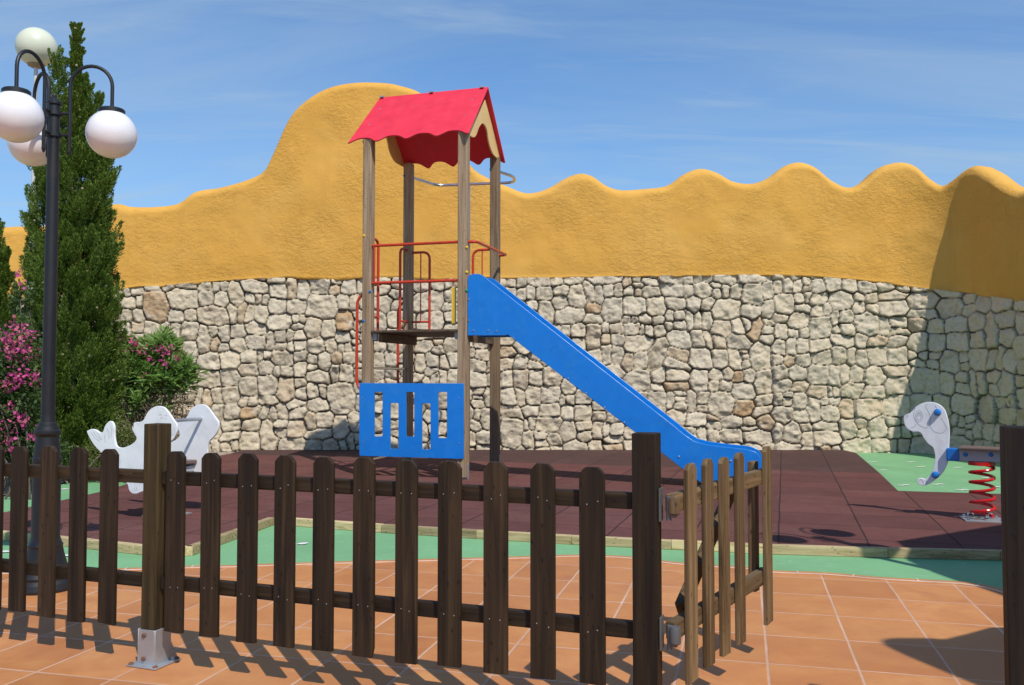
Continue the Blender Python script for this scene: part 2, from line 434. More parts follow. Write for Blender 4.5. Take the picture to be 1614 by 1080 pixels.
BARK = m_wood('bark', (.06, .045, .03), (.13, .10, .075), (.22, .18, .14), scale=.6)

# ------------------------------------------------------------------ ground
TDEG = 14.5
TU, TV = frame(TDEG)
TO = G(1320.2, 972.6)
TILE = m_tile(TDEG, tuple(TO), .36, .428)
RU, RV = frame(17.0)
RO = G(1366, 861)
RUB = m_rubber(17.0, tuple(RO), .60)

def structure(o): o['kind'] = 'structure'; return o
def flat(name, pts, z, mat):
    mb = MB(); vs = [mb.bm.verts.new((p[0], p[1], z)) for p in pts]
    es = [mb.bm.edges.new((vs[i], vs[(i + 1) % len(vs)])) for i in range(len(vs))]
    bmesh.ops.triangle_fill(mb.bm, use_beauty=True, edges=es)
    for f in mb.bm.faces:
        if f.normal.z < 0: f.normal_flip()
    return structure(mb.build(name, mat, None, 0, norm=False))
structure(MB().sheet([(-400, -400, -.012), (400, -400, -.012), (400, 400, -.012), (-400, 400, -.012)]).build('ground', EARTH, None, 0))
# green painted concrete
flat('green_pavement', [(-14, 2.0), (16, 2.0), (16, 14.5), (-5.6, 14.5)] + [tuple(G(p, q).xy) for p, q in ((345, 722), (300, 731), (165, 752), (110, 760), (9, 781), (-60, 800))] + [(-14, 6.6)], -.004, GREEN)
# tiled terrace with its curved outer edge
TB = [(-140, 906), (0, 903), (160, 898.5), (304, 893.6), (370, 892.3), (430, 890), (560, 886), (700, 882), (807, 879), (840, 878), (900, 876), (950, 876.5), (995, 879), (1038, 884.5), (1099, 890.6), (1175, 895), (1214, 900.5), (1301, 904), (1390, 911.5), (1490, 917), (1520, 919.5), (1553, 924), (1582, 931), (1640, 948)]
tb = [G(p, q) for p, q in TB]
tbs = [Vector((x, y, 0)) for x, y in catmull([(p.x, p.y) for p in tb], 4, False)]
def inset(line, d):
    out = []
    for i, p in enumerate(line):
        t = (line[min(i + 1, len(line) - 1)] - line[max(i - 1, 0)]).normalized()
        out.append(p + Vector((t.y, -t.x, 0)) * d)
    return out
tin = inset(tbs, .075)
flat('tiled_terrace', [(-14, -8), (14, -8), (14, 3.2), (tin[-1].x + 1.2, tin[-1].y - 1.0)] + [tuple(p.xy) for p in inset(tbs, .004)[::-1]] + [(-14, tin[0].y)], .004, TILE)
EDGE = m_plain('terracotta_edging', (.51, .215, .072), .5, .12, .1, 40)
mb = MB(); L = 0.0
for a, b, c, d in zip(tbs[:-1], tbs[1:], tin[1:], tin[:-1]):
    mb.sheet([(a.x, a.y, .0075), (d.x, d.y, .0075), (c.x, c.y, .0075), (b.x, b.y, .0075)])
    mb.sheet([(d.x, d.y, .0075), (c.x, c.y, .0075), (c.x, c.y, .002), (d.x, d.y, .002)])
structure(mb.build('terrace_edging', EDGE, None, 0))
GROUTM = m_plain('pale_grout', (.66, .50, .40), .8, .12, .1)
mb = MB()
gl = inset(tbs, .058); gl2 = inset(tbs, .0745)
for a, b, c, d in zip(gl[:-1], gl[1:], gl2[1:], gl2[:-1]):
    mb.sheet([(a.x, a.y, .0105), (d.x, d.y, .0105), (c.x, c.y, .0105), (b.x, b.y, .0105)])
    mb.sheet([(d.x, d.y, .0105), (c.x, c.y, .0105), (c.x, c.y, .005), (d.x, d.y, .005)])
L = 0
for i in range(len(tbs) - 1):
    s = (tbs[i + 1] - tbs[i]).length
    if int((L + s) / .33) > int(L / .33):
        t = (tbs[i + 1] - tbs[i]).normalized(); n = Vector((t.y, -t.x, 0)); p = tbs[i]
        mb.sheet([Vector((q.x, q.y, .0105)) for q in (p, p + t * .009, p + t * .009 + n * .0575, p + n * .0575)])
    L += s
structure(mb.build('terrace_grout', GROUTM, None, 0))

# rubber mat with timber kerb
MZ = .045
KB = [(-120, 838), (9, 852), (112, 862), (210, 873), (258, 879), (304, 875.5), (433, 827), (600, 839.5), (750, 849), (900, 858), (1058, 866), (1216, 873.5), (1400, 879), (1578, 883), (1760, 889)]
kb = [G(p, q) for p, q in KB]
kin = [Vector((p.x, p.y, 0)) for p in kb]
# inner line, offset away from the terrace
kin = inset(kin, -.06)
backpts = [G(1760, 782, MZ), G(1579, 778.5, MZ), G(1415.6, 773.8, MZ), G(1388, 747, MZ), G(1349, 713.8, MZ)]
mat_poly = [tuple(p.xy) for p in kin] + [tuple(p.xy) for p in backpts] + [(backpts[-1].x, 14.4), (-4.3, 14.4)] + [tuple(G(p, q, MZ).xy) for p, q in ((360, 716), (331, 721), (240, 750), (168, 773), (110, 786), (9, 807), (-120, 826))]
mo = flat('rubber_mat', mat_poly, MZ, RUB)
# mat edge skirt, so it reads as a thick sheet
mb = MB(); q = [Vector((p[0], p[1], 0)) for p in mat_poly]
for a, b in zip(q, q[1:] + q[:1]):
    mb.sheet([(a.x, a.y, MZ), (b.x, b.y, MZ), (b.x, b.y, -.01), (a.x, a.y, -.01)])
structure(mb.build('rubber_mat_edge', RUB, None, 0))
kerb = thing('timber_kerb', 'pale weathered timber kerb edging the dark red rubber mat towards the tiles', 'kerb', tuple(kb[6]))
for a, b in zip(range(len(kb) - 1), range(1, len(kb))):
    p, r = kb[a], kb[b]; d = (r - p); Ln = d.length
    if Ln < .02: continue
    ax = d.normalized(); ay = Vector((-ax.y, ax.x, 0))
    c = (p + r) / 2 + ay * .032 + ZV * .028
    MB().box(c, ax, ay, ZV, Ln - .002, .058, .062, .005).build('board', WK, kerb)
# green footprints in white paint
mb = MB()
for px, py, s in ((1375.5, 728.4, 1), (1435.4, 728.4, 1), (1451.5, 736, 1), (1510, 737, 1), (1536, 744, 1), (1424, 765, 1), (1477.6, 763.6, 1), (1517, 772.5, 1), (1568, 768, 1), (1556, 753, 1), (1392, 741, .8), (110, 771, 1.2), (18, 869, .9), (20, 883, .8), (114, 875, .9), (118, 889, .8), (468, 858, 1), (60, 868, .8), (170, 881, .6)):
    c = G(px, py); a = random.uniform(-.5, .5)
    for sd in (-1, 1):
        o = c + Vector((sd * .036 * s, sd * .02, .0))
        ex = Vector((math.cos(a + sd * .35), math.sin(a + sd * .35), 0)); ey = Vector((-ex.y, ex.x, 0))
        pts = [o + ex * .040 * s * math.cos(k * PI / 6) * (1 + .2 * math.sin(k * 1.7 + sd)) + ey * .030 * s * math.sin(k * PI / 6) for k in range(12)]
        mb.sheet([(p.x, p.y, .003) for p in pts])
structure(mb.build('painted_floor_marks', PAINT, None, 0))
# planting bed
flat('gravel_bed', [(-16, 6.0), (-14, 6.6)] + [tuple(G(p, q).xy) for p, q in ((-60, 800), (9, 781), (110, 760), (165, 754), (250, 747), (331, 722), (366, 715.5))] + [(-4.0, 14.9), (-16, 14.9)], .010, GRAVEL)

# ------------------------------------------------------------------ boundary wall
WY = 14.24
CORN_X = 7.10
def wall_path(step):
    pts = []
    # left wing curves gently towards the viewer
    for x in np.arange(-11.5, -4.6 - step * .5, step): pts.append((x, WY - .020 * (x + 4.6) ** 2))
    for x in np.arange(-4.6, CORN_X - 1.0 - step * .5, step): pts.append((x, WY))
    b = math.radians(80); r = 1.0
    cx, cy = CORN_X - 1.0, WY - r
    n = max(3, int(r * b / step))
    for i in range(n + 1):
        a = PI / 2 - b * i / n
        pts.append((cx + r * math.cos(a), cy + r * math.sin(a)))
    x0, y0 = pts[-1]
    for s in np.arange(step, 6.5, step): pts.append((x0 + math.cos(b) * s, y0 - math.sin(b) * s))
    P = np.array(pts); d = np.gradient(P, axis=0); d /= np.linalg.norm(d, axis=1)[:, None]
    N = np.stack([d[:, 1], -d[:, 0]], 1)      # towards the playground
    S = np.concatenate([[0], np.cumsum(np.linalg.norm(np.diff(P, axis=0), axis=1))])
    return P, N, S
TOPS = [(-300, 380), (0, 357), (50, 357), (110, 340), (170, 320), (200, 324), (240, 324), (275, 318), (302, 300), (340, 293), (380, 282), (410, 267), (425, 240), (450, 185), (475, 157), (510, 136), (550, 127), (590, 126), (625, 131), (665, 147), (700, 190), (738, 255), (767, 277), (802, 292), (825, 301), (845, 301), (868, 293), (892, 279), (915, 271), (935, 275), (958, 290), (982, 297), (1020, 295), (1055, 290), (1082, 272), (1108, 263), (1134, 269), (1160, 283), (1190, 287), (1215, 279), (1242, 260), (1267, 253), (1292, 261), (1320, 283), (1346, 293), (1368, 284), (1393, 263), (1420, 255), (1446, 262), (1474, 285), (1496, 295), (1518, 286), (1545, 270), (1570, 263), (1595, 273), (1622, 292), (1655, 300), (1700, 265), (1740, 252), (1800, 290), (1870, 255), (2200, 250)]
STT = [(-300, 500), (0, 475), (190, 456), (240, 452), (330, 445), (430, 439), (520, 441), (600, 438), (700, 440), (800, 439), (900, 438), (1000, 436), (1200, 434), (1240, 435), (1300, 438), (1380, 445), (1440, 453), (1500, 460), (1560, 467), (1614, 475), (1700, 487), (1900, 505), (2200, 530)]
def smooth_profile(tbl):
    c = catmull(tbl, 8, False); a = np.array(c); o = np.argsort(a[:, 0]); return a[o, 0], a[o, 1]
def heights(P, tbl):
    xs, ys = smooth_profile(tbl)
    px = 807 + F * P[:, 0] / P[:, 1]
    py = np.interp(px, xs, ys)
    yc = (540 - py) / F
    return EYE + P[:, 1] * (SP + yc * CP) / (CP - yc * SP)
def grid_mesh(name, X, keep=None, attr=None):
    """X: (nu, nv, 3) array of points"""
    nu, nv = X.shape[:2]
    idx = np.arange(nu * nv).reshape(nu, nv)
    q = np.stack([idx[:-1, :-1], idx[1:, :-1], idx[1:, 1:], idx[:-1, 1:]], -1).reshape(-1, 4)
    if keep is not None: q = q[keep.reshape(-1)]
    me = bpy.data.meshes.new(name)
    me.vertices.add(nu * nv); me.vertices.foreach_set('co', X.reshape(-1).astype(np.float32))
    me.loops.add(q.size); me.loops.foreach_set('vertex_index', q.reshape(-1).astype(np.int32))
    me.polygons.add(len(q)); me.polygons.foreach_set('loop_start', (np.arange(len(q)) * 4).astype(np.int32))
    if attr is not None:
        at = me.color_attributes.new('stone', 'FLOAT_COLOR', 'POINT'); at.data.foreach_set('color', attr.reshape(-1).astype(np.float32))
    me.update(calc_edges=True); me.validate()
    me.shade_smooth()
    return me
def vnoise(x, y, seed=0):
    """smooth value noise, numpy"""
    xi, yi = np.floor(x).astype(int), np.floor(y).astype(int); fx, fy = x - xi, y - yi
    fx, fy = fx * fx * (3 - 2 * fx), fy * fy * (3 - 2 * fy)
    def h(a, b):
        n = (a * 374761393 + b * 668265263 + seed * 974711) & 0x7fffffff
        n = ((n ^ (n >> 13)) * 1274126177) & 0x7fffffff
        return ((n ^ (n >> 16)) & 0xffff) / 65535.0
    return (h(xi, yi) * (1 - fx) + h(xi + 1, yi) * fx) * (1 - fy) + (h(xi, yi + 1) * (1 - fx) + h(xi + 1, yi + 1) * fx) * fy
def fbm(x, y, oct=4, seed=0):
    s, a = 0, .5
    for o in range(oct): s = s + a * vnoise(x * 2 ** o, y * 2 ** o, seed + o); a *= .5
    return s

wall = thing('boundary_wall', 'tall retaining wall of ochre render with a wavy top above dry stone facing', 'wall', (1.0, WY, 0))
# --- stone facing: a field of fitted irregular stones as real relief
ST = .0165
P, N, S = wall_path(ST)
zs = np.arange(-.06, 3.05, ST)
nu, nv = len(S), len(zs)
top = heights(P, STT)
SS, ZZ = np.meshgrid(S, zs, indexing='ij')
# stones: uneven courses split into uneven blocks
rects = []
def split(x0, z0, w, h, d):
    big = random.choice((.17, .26, .32, .37, .44, .54))
    if (w < big * 1.15 and h < big) or d > 14 or (w < .13 or h < .12):
        rects.append((x0, z0, w, h)); return
    if w > h * random.uniform(.75, 1.35):
        k = random.uniform(.34, .66); split(x0, z0, w * k, h, d + 1); split(x0 + w * k, z0, w * (1 - k), h, d + 1)
    else:
        k = random.uniform(.36, .64); split(x0, z0, w, h * k, d + 1); split(x0, z0 + h * k, w, h * (1 - k), d + 1)
x = -.5
while x < S[-1] + .5:
    w = random.uniform(1.6, 2.9); split(x, -.25 + random.uniform(-.1, .05), w, 3.7, 0); x += w
d1 = np.full((nu, nv), 9.0); d2 = np.full((nu, nv), 9.0); own = np.zeros((nu, nv), int)
props = []
for i, (x0, z0, w, h) in enumerate(rects):
    cx = x0 + w / 2 + random.uniform(-.03, .03); cz = z0 + h / 2 + random.uniform(-.03, .03)
    a = random.gauss(0, .26); ca, sa = math.cos(a), math.sin(a); p = random.uniform(1.9, 3.3)
    props.append((cx, cz, random.random(), random.random(), random.gauss(0, .11), random.gauss(0, .10), random.uniform(0, .035), min(w, h)))
    i0, i1 = np.searchsorted(S, [cx - w * .95 - .08, cx + w * .95 + .08]); j0, j1 = np.searchsorted(zs, [cz - h * .95 - .08, cz + h * .95 + .08])
    if i1 <= i0 or j1 <= j0: continue
    dx, dz = SS[i0:i1, j0:j1] - cx, ZZ[i0:i1, j0:j1] - cz
    wob = (fbm(SS[i0:i1, j0:j1] * 7 + i * 3.1, ZZ[i0:i1, j0:j1] * 7 + i * 1.7, 2, 3) - .4) * .16
    u, v = np.abs(dx * ca + dz * sa) / (w / 2), np.abs(-dx * sa + dz * ca) / (h / 2)
    d = ((u ** p + v ** p) ** (1 / p) + wob - 1.0) * (min(w, h) * .5)
    A, B = d1[i0:i1, j0:j1], d2[i0:i1, j0:j1]
    m = d < A
    B[m] = A[m]; A[m] = d[m]; own[i0:i1, j0:j1][m] = i
    m2 = (~m) & (d < B); B[m2] = d[m2]
pr = np.array(props)
ed = np.clip((d2 - d1) * .5, 0, 1)                   # metres from the joint
o = own
lim = .008 + .012 * pr[o, 3]
jw = np.clip(fbm(SS * 2.6, ZZ * 2.6, 3, 55) * 3.0 - .35, 0.65, 1.6)
prof = np.clip((ed - .0018 * jw) / lim, 0, 1); prof = np.sqrt(1 - (1 - prof) ** 2)
dx, dz = SS - pr[o, 0], ZZ - pr[o, 1]
rough = (fbm(SS * 9 + o * 5.3, ZZ * 9 + o * 2.9, 4, 9) - .45) * .062 + (fbm(SS * 30 + o * 1.3, ZZ * 30, 3, 21) - .45) * .024
facet = np.abs(fbm(SS * 6 + o * 7.7, ZZ * 6 + o * 3.3, 2, 31) - .4) * .10
hgt = -(.028 + .050 * jw) * (1 - prof) + prof * ( pr[o, 6] + dx * pr[o, 4] + dz * pr[o, 5] + rough + facet - .02)
gapm = (1 - np.clip((ed - .0005) / (.001 + .0062 * jw), 0, 1)) * np.clip(.25 + .7 * jw, 0, .95)
Zc = np.minimum(ZZ, top[:, None] + .01)
X = np.stack([P[:, 0][:, None] + N[:, 0][:, None] * hgt, P[:, 1][:, None] + N[:, 1][:, None] * hgt, Zc], -1)
X -= np.array(base_of(wall))
keep = (ZZ[:-1, :-1] < top[:-1, None] + .01)
at = np.stack([pr[o, 2], gapm, pr[o, 3], np.ones_like(gapm)], -1)
me = grid_mesh('stone_facing', X, keep, at)
link_mesh('stone_facing', me, STONE, wall)
# --- rendered upper wall with rounded wavy top
P, N, S = wall_path(.03)
zt, zb = heights(P - N * (.40 * np.abs(N[:, :1])), TOPS), heights(P, STT)
zb = zb + (fbm(S * 2.5, S * 0, 4, 4) - .45) * .05
R, TH = .15, .42
rows = []
for k in np.linspace(0, 1, 60): rows.append(('f', k))
for a in np.linspace(0, PI / 2, 9)[1:]: rows.append(('a', a))
for a in np.linspace(PI / 2, PI, 7)[1:]: rows.append(('b', a))
rows.append(('k', 0))
X = np.zeros((len(S), len(rows) + 2, 3))
def put(j, off, z): X[:, j, 0] = P[:, 0] + N[:, 0] * off; X[:, j, 1] = P[:, 1] + N[:, 1] * off; X[:, j, 2] = z
put(0, -.25, zb + .02); put(1, -.03, zb - .006)
for j, (ty, k) in enumerate(rows, 2):
    if ty == 'f':
        z = zb + (zt - R - zb) * k
        und = (fbm(S * 1.4 + 50, z * 1.4, 3, 77) - .45) * .06 + (fbm(S * 6, z * 6, 2, 78) - .45) * .012
        lip = .012 * np.exp(-((z - zb) / .03) ** 2)
        put(j, -.005 + und * np.clip((z - zb) / .3, 0.2, 1) + lip - .0 * z, z)
    elif ty == 'a': put(j, -.005 - R * (1 - math.cos(k)) + (fbm(S * 1.4 + 50, zt * 1.4, 3, 77) - .45) * .06, zt - R + R * math.sin(k))
    elif ty == 'b': put(j, -.005 - TH + R + R * -math.cos(k) * -1 * -1 if False else -(TH - R) + R * math.cos(k), zt - R + R * math.sin(k))
    else: put(j, -TH, zb * 0 - .1)
X -= np.array(base_of(wall))
me = grid_mesh('rendered_band', X)
link_mesh('rendered_band', me, STUCCO, wall)

# ------------------------------------------------------------------ play tower
PU, PV = frame(16.5)
T0 = G(730, 761)
SIDE = 1.2
def W(a, b, z): return Vector((T0.x, T0.y, 0)) - PU * a + PV * b + ZV * z
DF = T0.y
def tz(py, a=0.0, b=0.0):
    """height of a picture row at the tower's (a, b)"""
    return AtY(807, py, W(a, b, 0).y).z
tower = thing('play_tower', 'wooden climbing tower with red gabled roof and blue play panel', 'play tower', tuple(T0))
PWD = .112
corners = [(0, 0), (SIDE, 0), (SIDE, SIDE), (0, SIDE)]
ztop = tz(212)
posts = []
for (a, b) in corners:
    zt_ = ztop + (.05 if b == 0 else .02)
    p = MB().box(W(a, b, (zt_ + .06) / 2), PU, PV, ZV, PWD, PWD, zt_ - .06, .012, 3).build('post', WT, tower)
    mb = MB()
    mb.box(W(a, b, .05), PU, PV, ZV, PWD + .012, .012, .26, .002).box(W(a, b, .012), PU, PV, ZV, .15, .15, .016, .003)
    mb.box(W(a - .061, b, .11), PU, PV, ZV, .008, .05, .22, .002)
    mb.build('foot', GALV, p)
    posts.append(p)
def caps(px_list, a, b, mat, par):
    for px, py in px_list:
        pl = W(a, b, 0) - PV * (PWD / 2)
        s, z = OnPlane(px, py, pl, PU)
        s = max(-PWD / 2 + .012, min(PWD / 2 - .0, s))
        MB().lathe(pl + PU * s + ZV * z + PV * .004, [(0, .016), (.010, .013), (.017, .004), (.018, 0)], 14, -PV).build('bolt_cap', mat, par)
caps([(573.5, 371.5)], SIDE, 0, YEL2, posts[1]); caps([(583, 460), (573, 506)], SIDE, 0, BLUE2, posts[1])
caps([(735.5, 390), (735.5, 429)], 0, 0, YEL2, posts[0]); caps([(735.5, 458)], 0, 0, GRN2, posts[0])
caps([(637, 277)], SIDE, SIDE, BLUE2, posts[2]); caps([(773, 267)], 0, SIDE, GRN2, posts[3])
# platform
zp = tz(519)
mb = MB()
for i in range(8):
    b0 = -.05 + i * .1625; mb.box(W(SIDE / 2, b0 + .08, zp - .013), PU, PV, ZV, SIDE - .118, .155, .026, .004)
plat = mb.build('platform', WTD, tower)
for a in (SIDE - .13, .02): MB().box(W(a, SIDE / 2, zp - .082), PU, PV, ZV, .045, SIDE - .13, .105, .004).build('joist', WTD, plat)
for a in (SIDE - .075, .075): MB().box(W(a, .03, zp - .07), PU, PV, ZV, .07, .06, .085, .006).build('bracket', GREYB, plat)
# guard rails
r1 = .017
zr, zl = tz(381.5), tz(442)
mb = MB()
mb.tube([W(.02, -.02, zr), W(SIDE - .085, -.02, zr), W(SIDE - .03, -.02, zr)], r1)
mb.tube([W(.02, -.02, zl), W(SIDE - .085, -.02, zl), W(SIDE - .03, -.02, zl)], r1)
mb.tube([W(SIDE - .085, -.02, zr), W(SIDE - .085, -.02, zl)], .013)
mb.build('front_rail', REDP, tower)
MB().tube(fillet([W(-.03, 0, zr), W(-.15, .02, zr), W(-.16, 1.18, zr), W(-.03, 1.215, zr)], .10), r1).build('slide_rail', REDP, tower)
zg, zgb = tz(393, 0, SIDE), tz(508, SIDE, SIDE)
for s, a0 in ((1, 0.0), (-1, SIDE)):
    mb = MB(); e = a0 + s * .30
    mb.tube(fillet([W(a0, SIDE, zg), W(e, SIDE, zg), W(e, SIDE, zp)], .10), r1)
    mb.tube([W(a0, SIDE, zgb), W(e, SIDE, zgb)], .014).tube([W(a0 + s * .175, SIDE, zg), W(a0 + s * .175, SIDE, zgb)], .008)
    mb.build('guard_loop', REDP, tower)
for s, b0 in ((1, 0.0), (-1, SIDE)):
    mb = MB(); e = b0 + s * .27
    mb.tube(fillet([W(SIDE, b0, zg + .03), W(SIDE, e, zg + .03), W(SIDE, e, zp)], .10), r1)
    mb.tube([W(SIDE, b0, zgb), W(SIDE, e, zgb)], .014)
    mb.build('guard_loop', REDP, tower)
    mb = MB(); z0, z1 = tz(459, SIDE, 0), tz(620, SIDE, 0)
    mb.tube(fillet([W(SIDE + .03, b0, z0), W(SIDE + .145, b0, z0 - .10), W(SIDE + .145, b0, z1 + .10), W(SIDE + .03, b0, z1)], .09), r1)
    mb.build('handrail', REDP, tower)
for z in (.22, .55, .93, 1.31):
    MB().tube([W(SIDE, .02, z), W(SIDE, SIDE - .02, z)], .016).build('rung', STEEL, tower)
MB().box(W(.118, .0, (tz(453) + tz(510)) / 2), PU, PV, ZV, .020, .10, tz(453) - tz(510), .004).build('side_panel', YEL2, tower)
# fire pole on the far side
zh = tz(292, .6, SIDE + .72)
mb = MB()
mb.tube(fillet([W(SIDE, SIDE, zh), W(SIDE - .16, SIDE + .62, zh), W(-.04, SIDE + .74, zh), W(-.14, SIDE + .40, zh), W(.0, SIDE, zh)], .14), .02)
mb.tube([W(.60, SIDE + .70, zh), W(.60, SIDE + .70, .0)], .019)
mb.build('fire_pole', STEEL, tower)
# blue play panel with five slots
pl = W(0, 0, 0) - PV * (PWD / 2 + .012)
C = lambda x, y: OnPlane(x, y, pl, PU)
slots = []
for x0, y0, x1, y1 in ((590.5, 618, 603.5, 688), (615.5, 635.5, 628.5, 707.5), (640.5, 618, 653.5, 688.5), (665.5, 636, 679, 708.5), (691, 618, 705, 690.5)):
    slots.append(fillet2([C(x0, y0), C(x1, y0), C(x1, y1), C(x0, y1)], .018))
bp = MB().prism(fillet2([C(566.5, 604), C(731, 604.5), C(731, 723.5), C(567, 718.5)], .022), slots, pl, PU, ZV, .02, .003).build('play_panel', BLUE, tower)
for q in ((572, 627), (724, 627.5), (572, 697), (724, 699)):
    s, z = C(*q); MB().lathe(pl + PU * s + ZV * z - PV * .008, [(0, .008), (.007, .006), (.010, 0)], 12, -PV).build('screw', STEEL, bp)
# roof
ze, zri = tz(211, 0, -.1), tz(138, -.1, .6)
a_l, a_r = SIDE / 2 + .82, SIDE / 2 - .70
e0, e1 = -.11, SIDE + .11
def roof_side(be, cut):
    o = W(0, SIDE / 2, zri)
    d = (W(0, be, ze) - o); Ls = d.length; dn = d.normalized()
    # outline in (a from right to left, distance down the slope)
    A0, A1 = a_r, a_l - cut
    pts = [(-(a_l - .08 - cut * .4), 0.0), (-A0, 0.0)]
    n = 64; low = []
    per = (A1 - A0) / 4.0
    for i in range(n + 1):
        a = A0 + (A1 - A0) * i / n
        w = math.cos(2 * PI * (a - A0) / per - .25 + .5 * math.sin(2 * PI * (a - A0) / per))
        low.append((-a, Ls - .03 + .045 * w))
    pts += low
    mb = MB()
    mb.prism([(x, -y) for x, y in pts][::-1], [], o, PU, -dn, .018, .003)
    return mb.build('roof_board', RED, tower), o, dn, Ls
rf, o, dn, Ls = roof_side(e0, 0.0)
rb, o2, dn2, Ls2 = roof_side(e1, .11)
nrm = PU.cross(dn); nrm = nrm if nrm.z > 0 else -nrm
for px, py in ((599, 172), (582, 197), (744, 157), (732, 182)):
    # screw heads on the front slope
    d = ray(px, py); t = (o - Vector((0, 0, EYE))).dot(nrm) / d.dot(nrm); q = Vector((0, 0, EYE)) + d * t
    MB().lathe(q + nrm * .008, [(0, .008), (.008, .006), (.012, 0)], 12, nrm).build('screw', STEEL, rf)
for a in (a_r + .07, SIDE / 2 + .03, a_l - .12):
    MB().box(W(a, SIDE / 2 - .02, zri + .0), PU, PV, ZV, .05, .07, .02, .005).build('ridge_clip', GALV, rf)
def gable(a, name='gable_board'):
    pg = W(a_r + .06, SIDE / 2, 0)
    out = [(763.9, 157.8), (737.8, 208.5), (739, 213), (745.4, 216.7), (749.8, 213), (754.2, 201), (760.4, 194.7), (766.5, 204.4), (770, 225.5), (775.3, 241), (781, 248), (787.6, 252.5), (788.3, 249)]
    pts = [OnPlane(px, py, pg, PV) for px, py in out]
    pts = [pts[0], pts[1]] + catmull(pts[1:12], 4, False)[1:] + [pts[12]]
    return MB().prism(pts, [], W(a, SIDE / 2, 0), PV, ZV, .018, .003).build(name, YEL, tower)
gable(a_r + .06); gable(a_l - .12)

# ------------------------------------------------------------------ slide
slide = thing('slide', 'bright blue slide running down from the climbing tower to the right', 'slide', tuple(W(-1.6, .3, 0)))
SW = .46
pl = W(0, -.02, 0); C = lambda x, y: OnPlane(x, y, pl, PU)
outp = [C(*q) for q in ((737.5, 440), (739.5, 435), (744, 432.5), (750, 431.8), (757, 432.3), (763, 435.5), (769, 440.5), (1062, 671), (1078, 684.5), (1094, 695.5), (1114, 701), (1140, 704.5), (1178, 708.5), (1189, 711.5), (1196, 716.5), (1200, 724), (1200, 741), (1128, 757.5), (1112, 762.5), (1105, 761), (800.5, 527.5), (796, 529), (737.5, 529))]
for b in (-.02, -.02 + SW):
    sp = MB().prism(outp, [], W(0, b, 0), PU, ZV, .022, .0045, 3).build('side_board', BLUE, slide)
    if b < 0:
        for q in ((895.7, 596.6), (924, 620), (953, 642.5), (984, 666), (810, 533.5), (1070, 720), (1151.6, 726.8), (1185, 728), (1193, 739), (739.3, 472), (739.3, 505), (747, 521), (770, 521), (783, 522)):
            s, z = C(*q)
            MB().lathe(W(-s, b, z) - PV * .010, [(0, .011), (.007, .009), (.012, .003), (.013, 0)], 12, -PV).build('screw', STEEL, sp)
bed = [C(*q) for q in ((742, 517), (796, 519), (1085, 739), (1100, 747), (1112, 750), (1130, 747), (1199, 733))]
mb = MB()
for p, q in zip(bed[:-1], bed[1:]):
    A = [W(-p[0], -.01, p[1]), W(-q[0], -.01, q[1]), W(-q[0], -.03 + SW, q[1]), W(-p[0], -.03 + SW, p[1])]
    mb.sheet(A); mb.sheet([v - ZV * .004 for v in A[::-1]])
mb.build('chute', STEEL, slide)

# ------------------------------------------------------------------ picket fence
FP1, FP2 = G(243, 1047), Vector((0, 0, 0))
FP2 = Vector(((1018 - 807) * 3.03 / F, 3.03, 0))
FU = (FP2 - FP1); FU.z = 0; FU.normalize(); FV = Vector((-FU.y, FU.x, 0))
FDEG = math.degrees(math.atan2(-FU.y, FU.x))
def fpos(s, z=0, off=0): return Vector((FP1.x, FP1.y, 0)) + FU * s + ZV * z + FV * off
PZ0, PZ1 = .155, .895
def picket_shape(w, z0, z1, r):
    c = w * .27
    pts = [(-w / 2, z0 + r() * .006), (w / 2, z0 + r() * .004), (w / 2, z1 - c), (w / 2 - c * .55, z1 - c * .35), (w / 2 - c, z1), (-w / 2 + c, z1 + r() * .002), (-w / 2 + c * .55, z1 - c * .35), (-w / 2, z1 - c)]
    return pts
def post(parent, base, u, v, w, h, mat, shoe=True):
    p = MB().box(base + ZV * (h + .02) / 2, u, v, ZV, w, w, h - .02, .005, 2).build('post', mat, parent)
    if shoe:
        mb = MB(); t = .005; ws = w + 2 * t; hs = .155
        for sx in (-1, 1):
            mb.box(base + u * sx * (ws / 2) + ZV * hs / 2, u, v, ZV, t, ws + t, hs, .0015, 1)
            mb.box(base + v * sx * (ws / 2 + .0) + ZV * (hs / 2 - .0005), u, v, ZV, ws - t - .001, t, hs - .002, .0015, 1)
        mb.box(base + ZV * .009, u, v, ZV, w + .075, w + .075, .006, .001, 1)
        sh = mb.build('post_shoe', GALV, p)
        # bolts of the shoe are forged into the same galvanised part
        for sx in (-1, 1):
            for sy in (-1, 1): MB().lathe(base + u * sx * (w / 2 + .024) + v * sy * (w / 2 + .024) + ZV * .011, [(.011, 0), (.011, .005), (.006, .009), (0, .009)], 8).build('bolt', RUST, p)
        for z in (.035, .13): MB().lathe(base - v * (ws / 2 + .003) + ZV * z - u * .012, [(.010, 0), (.009, .006), (0, .008)], 8, -v).build('bolt', RUST, p)
    return p
fence = thing('picket_fence', 'dark brown wooden picket fence running along the tiled terrace', 'fence', tuple(fpos(0)))
PW = .078
post(fence, fpos(0), FU, FV, PW, 1.005, WP)
SH = (FP2 - FP1).length
post(fence, fpos(SH), FU, FV, PW + .006, 1.012, WD)
SL = -1.62
post(fence, fpos(SL), FU, FV, PW, 1.0, WD)
def s_of(px): return OnPlane(px, 850, FP1, FU)[0]
PX = [-72, -33, 2, 40, 86, 133, 181, 286, 341, 399, 457.5, 518, 581.5, 648, 715.5, 787.5, 861, 938]
r = lambda: random.uniform(-1, 1)
pk_off = -.036
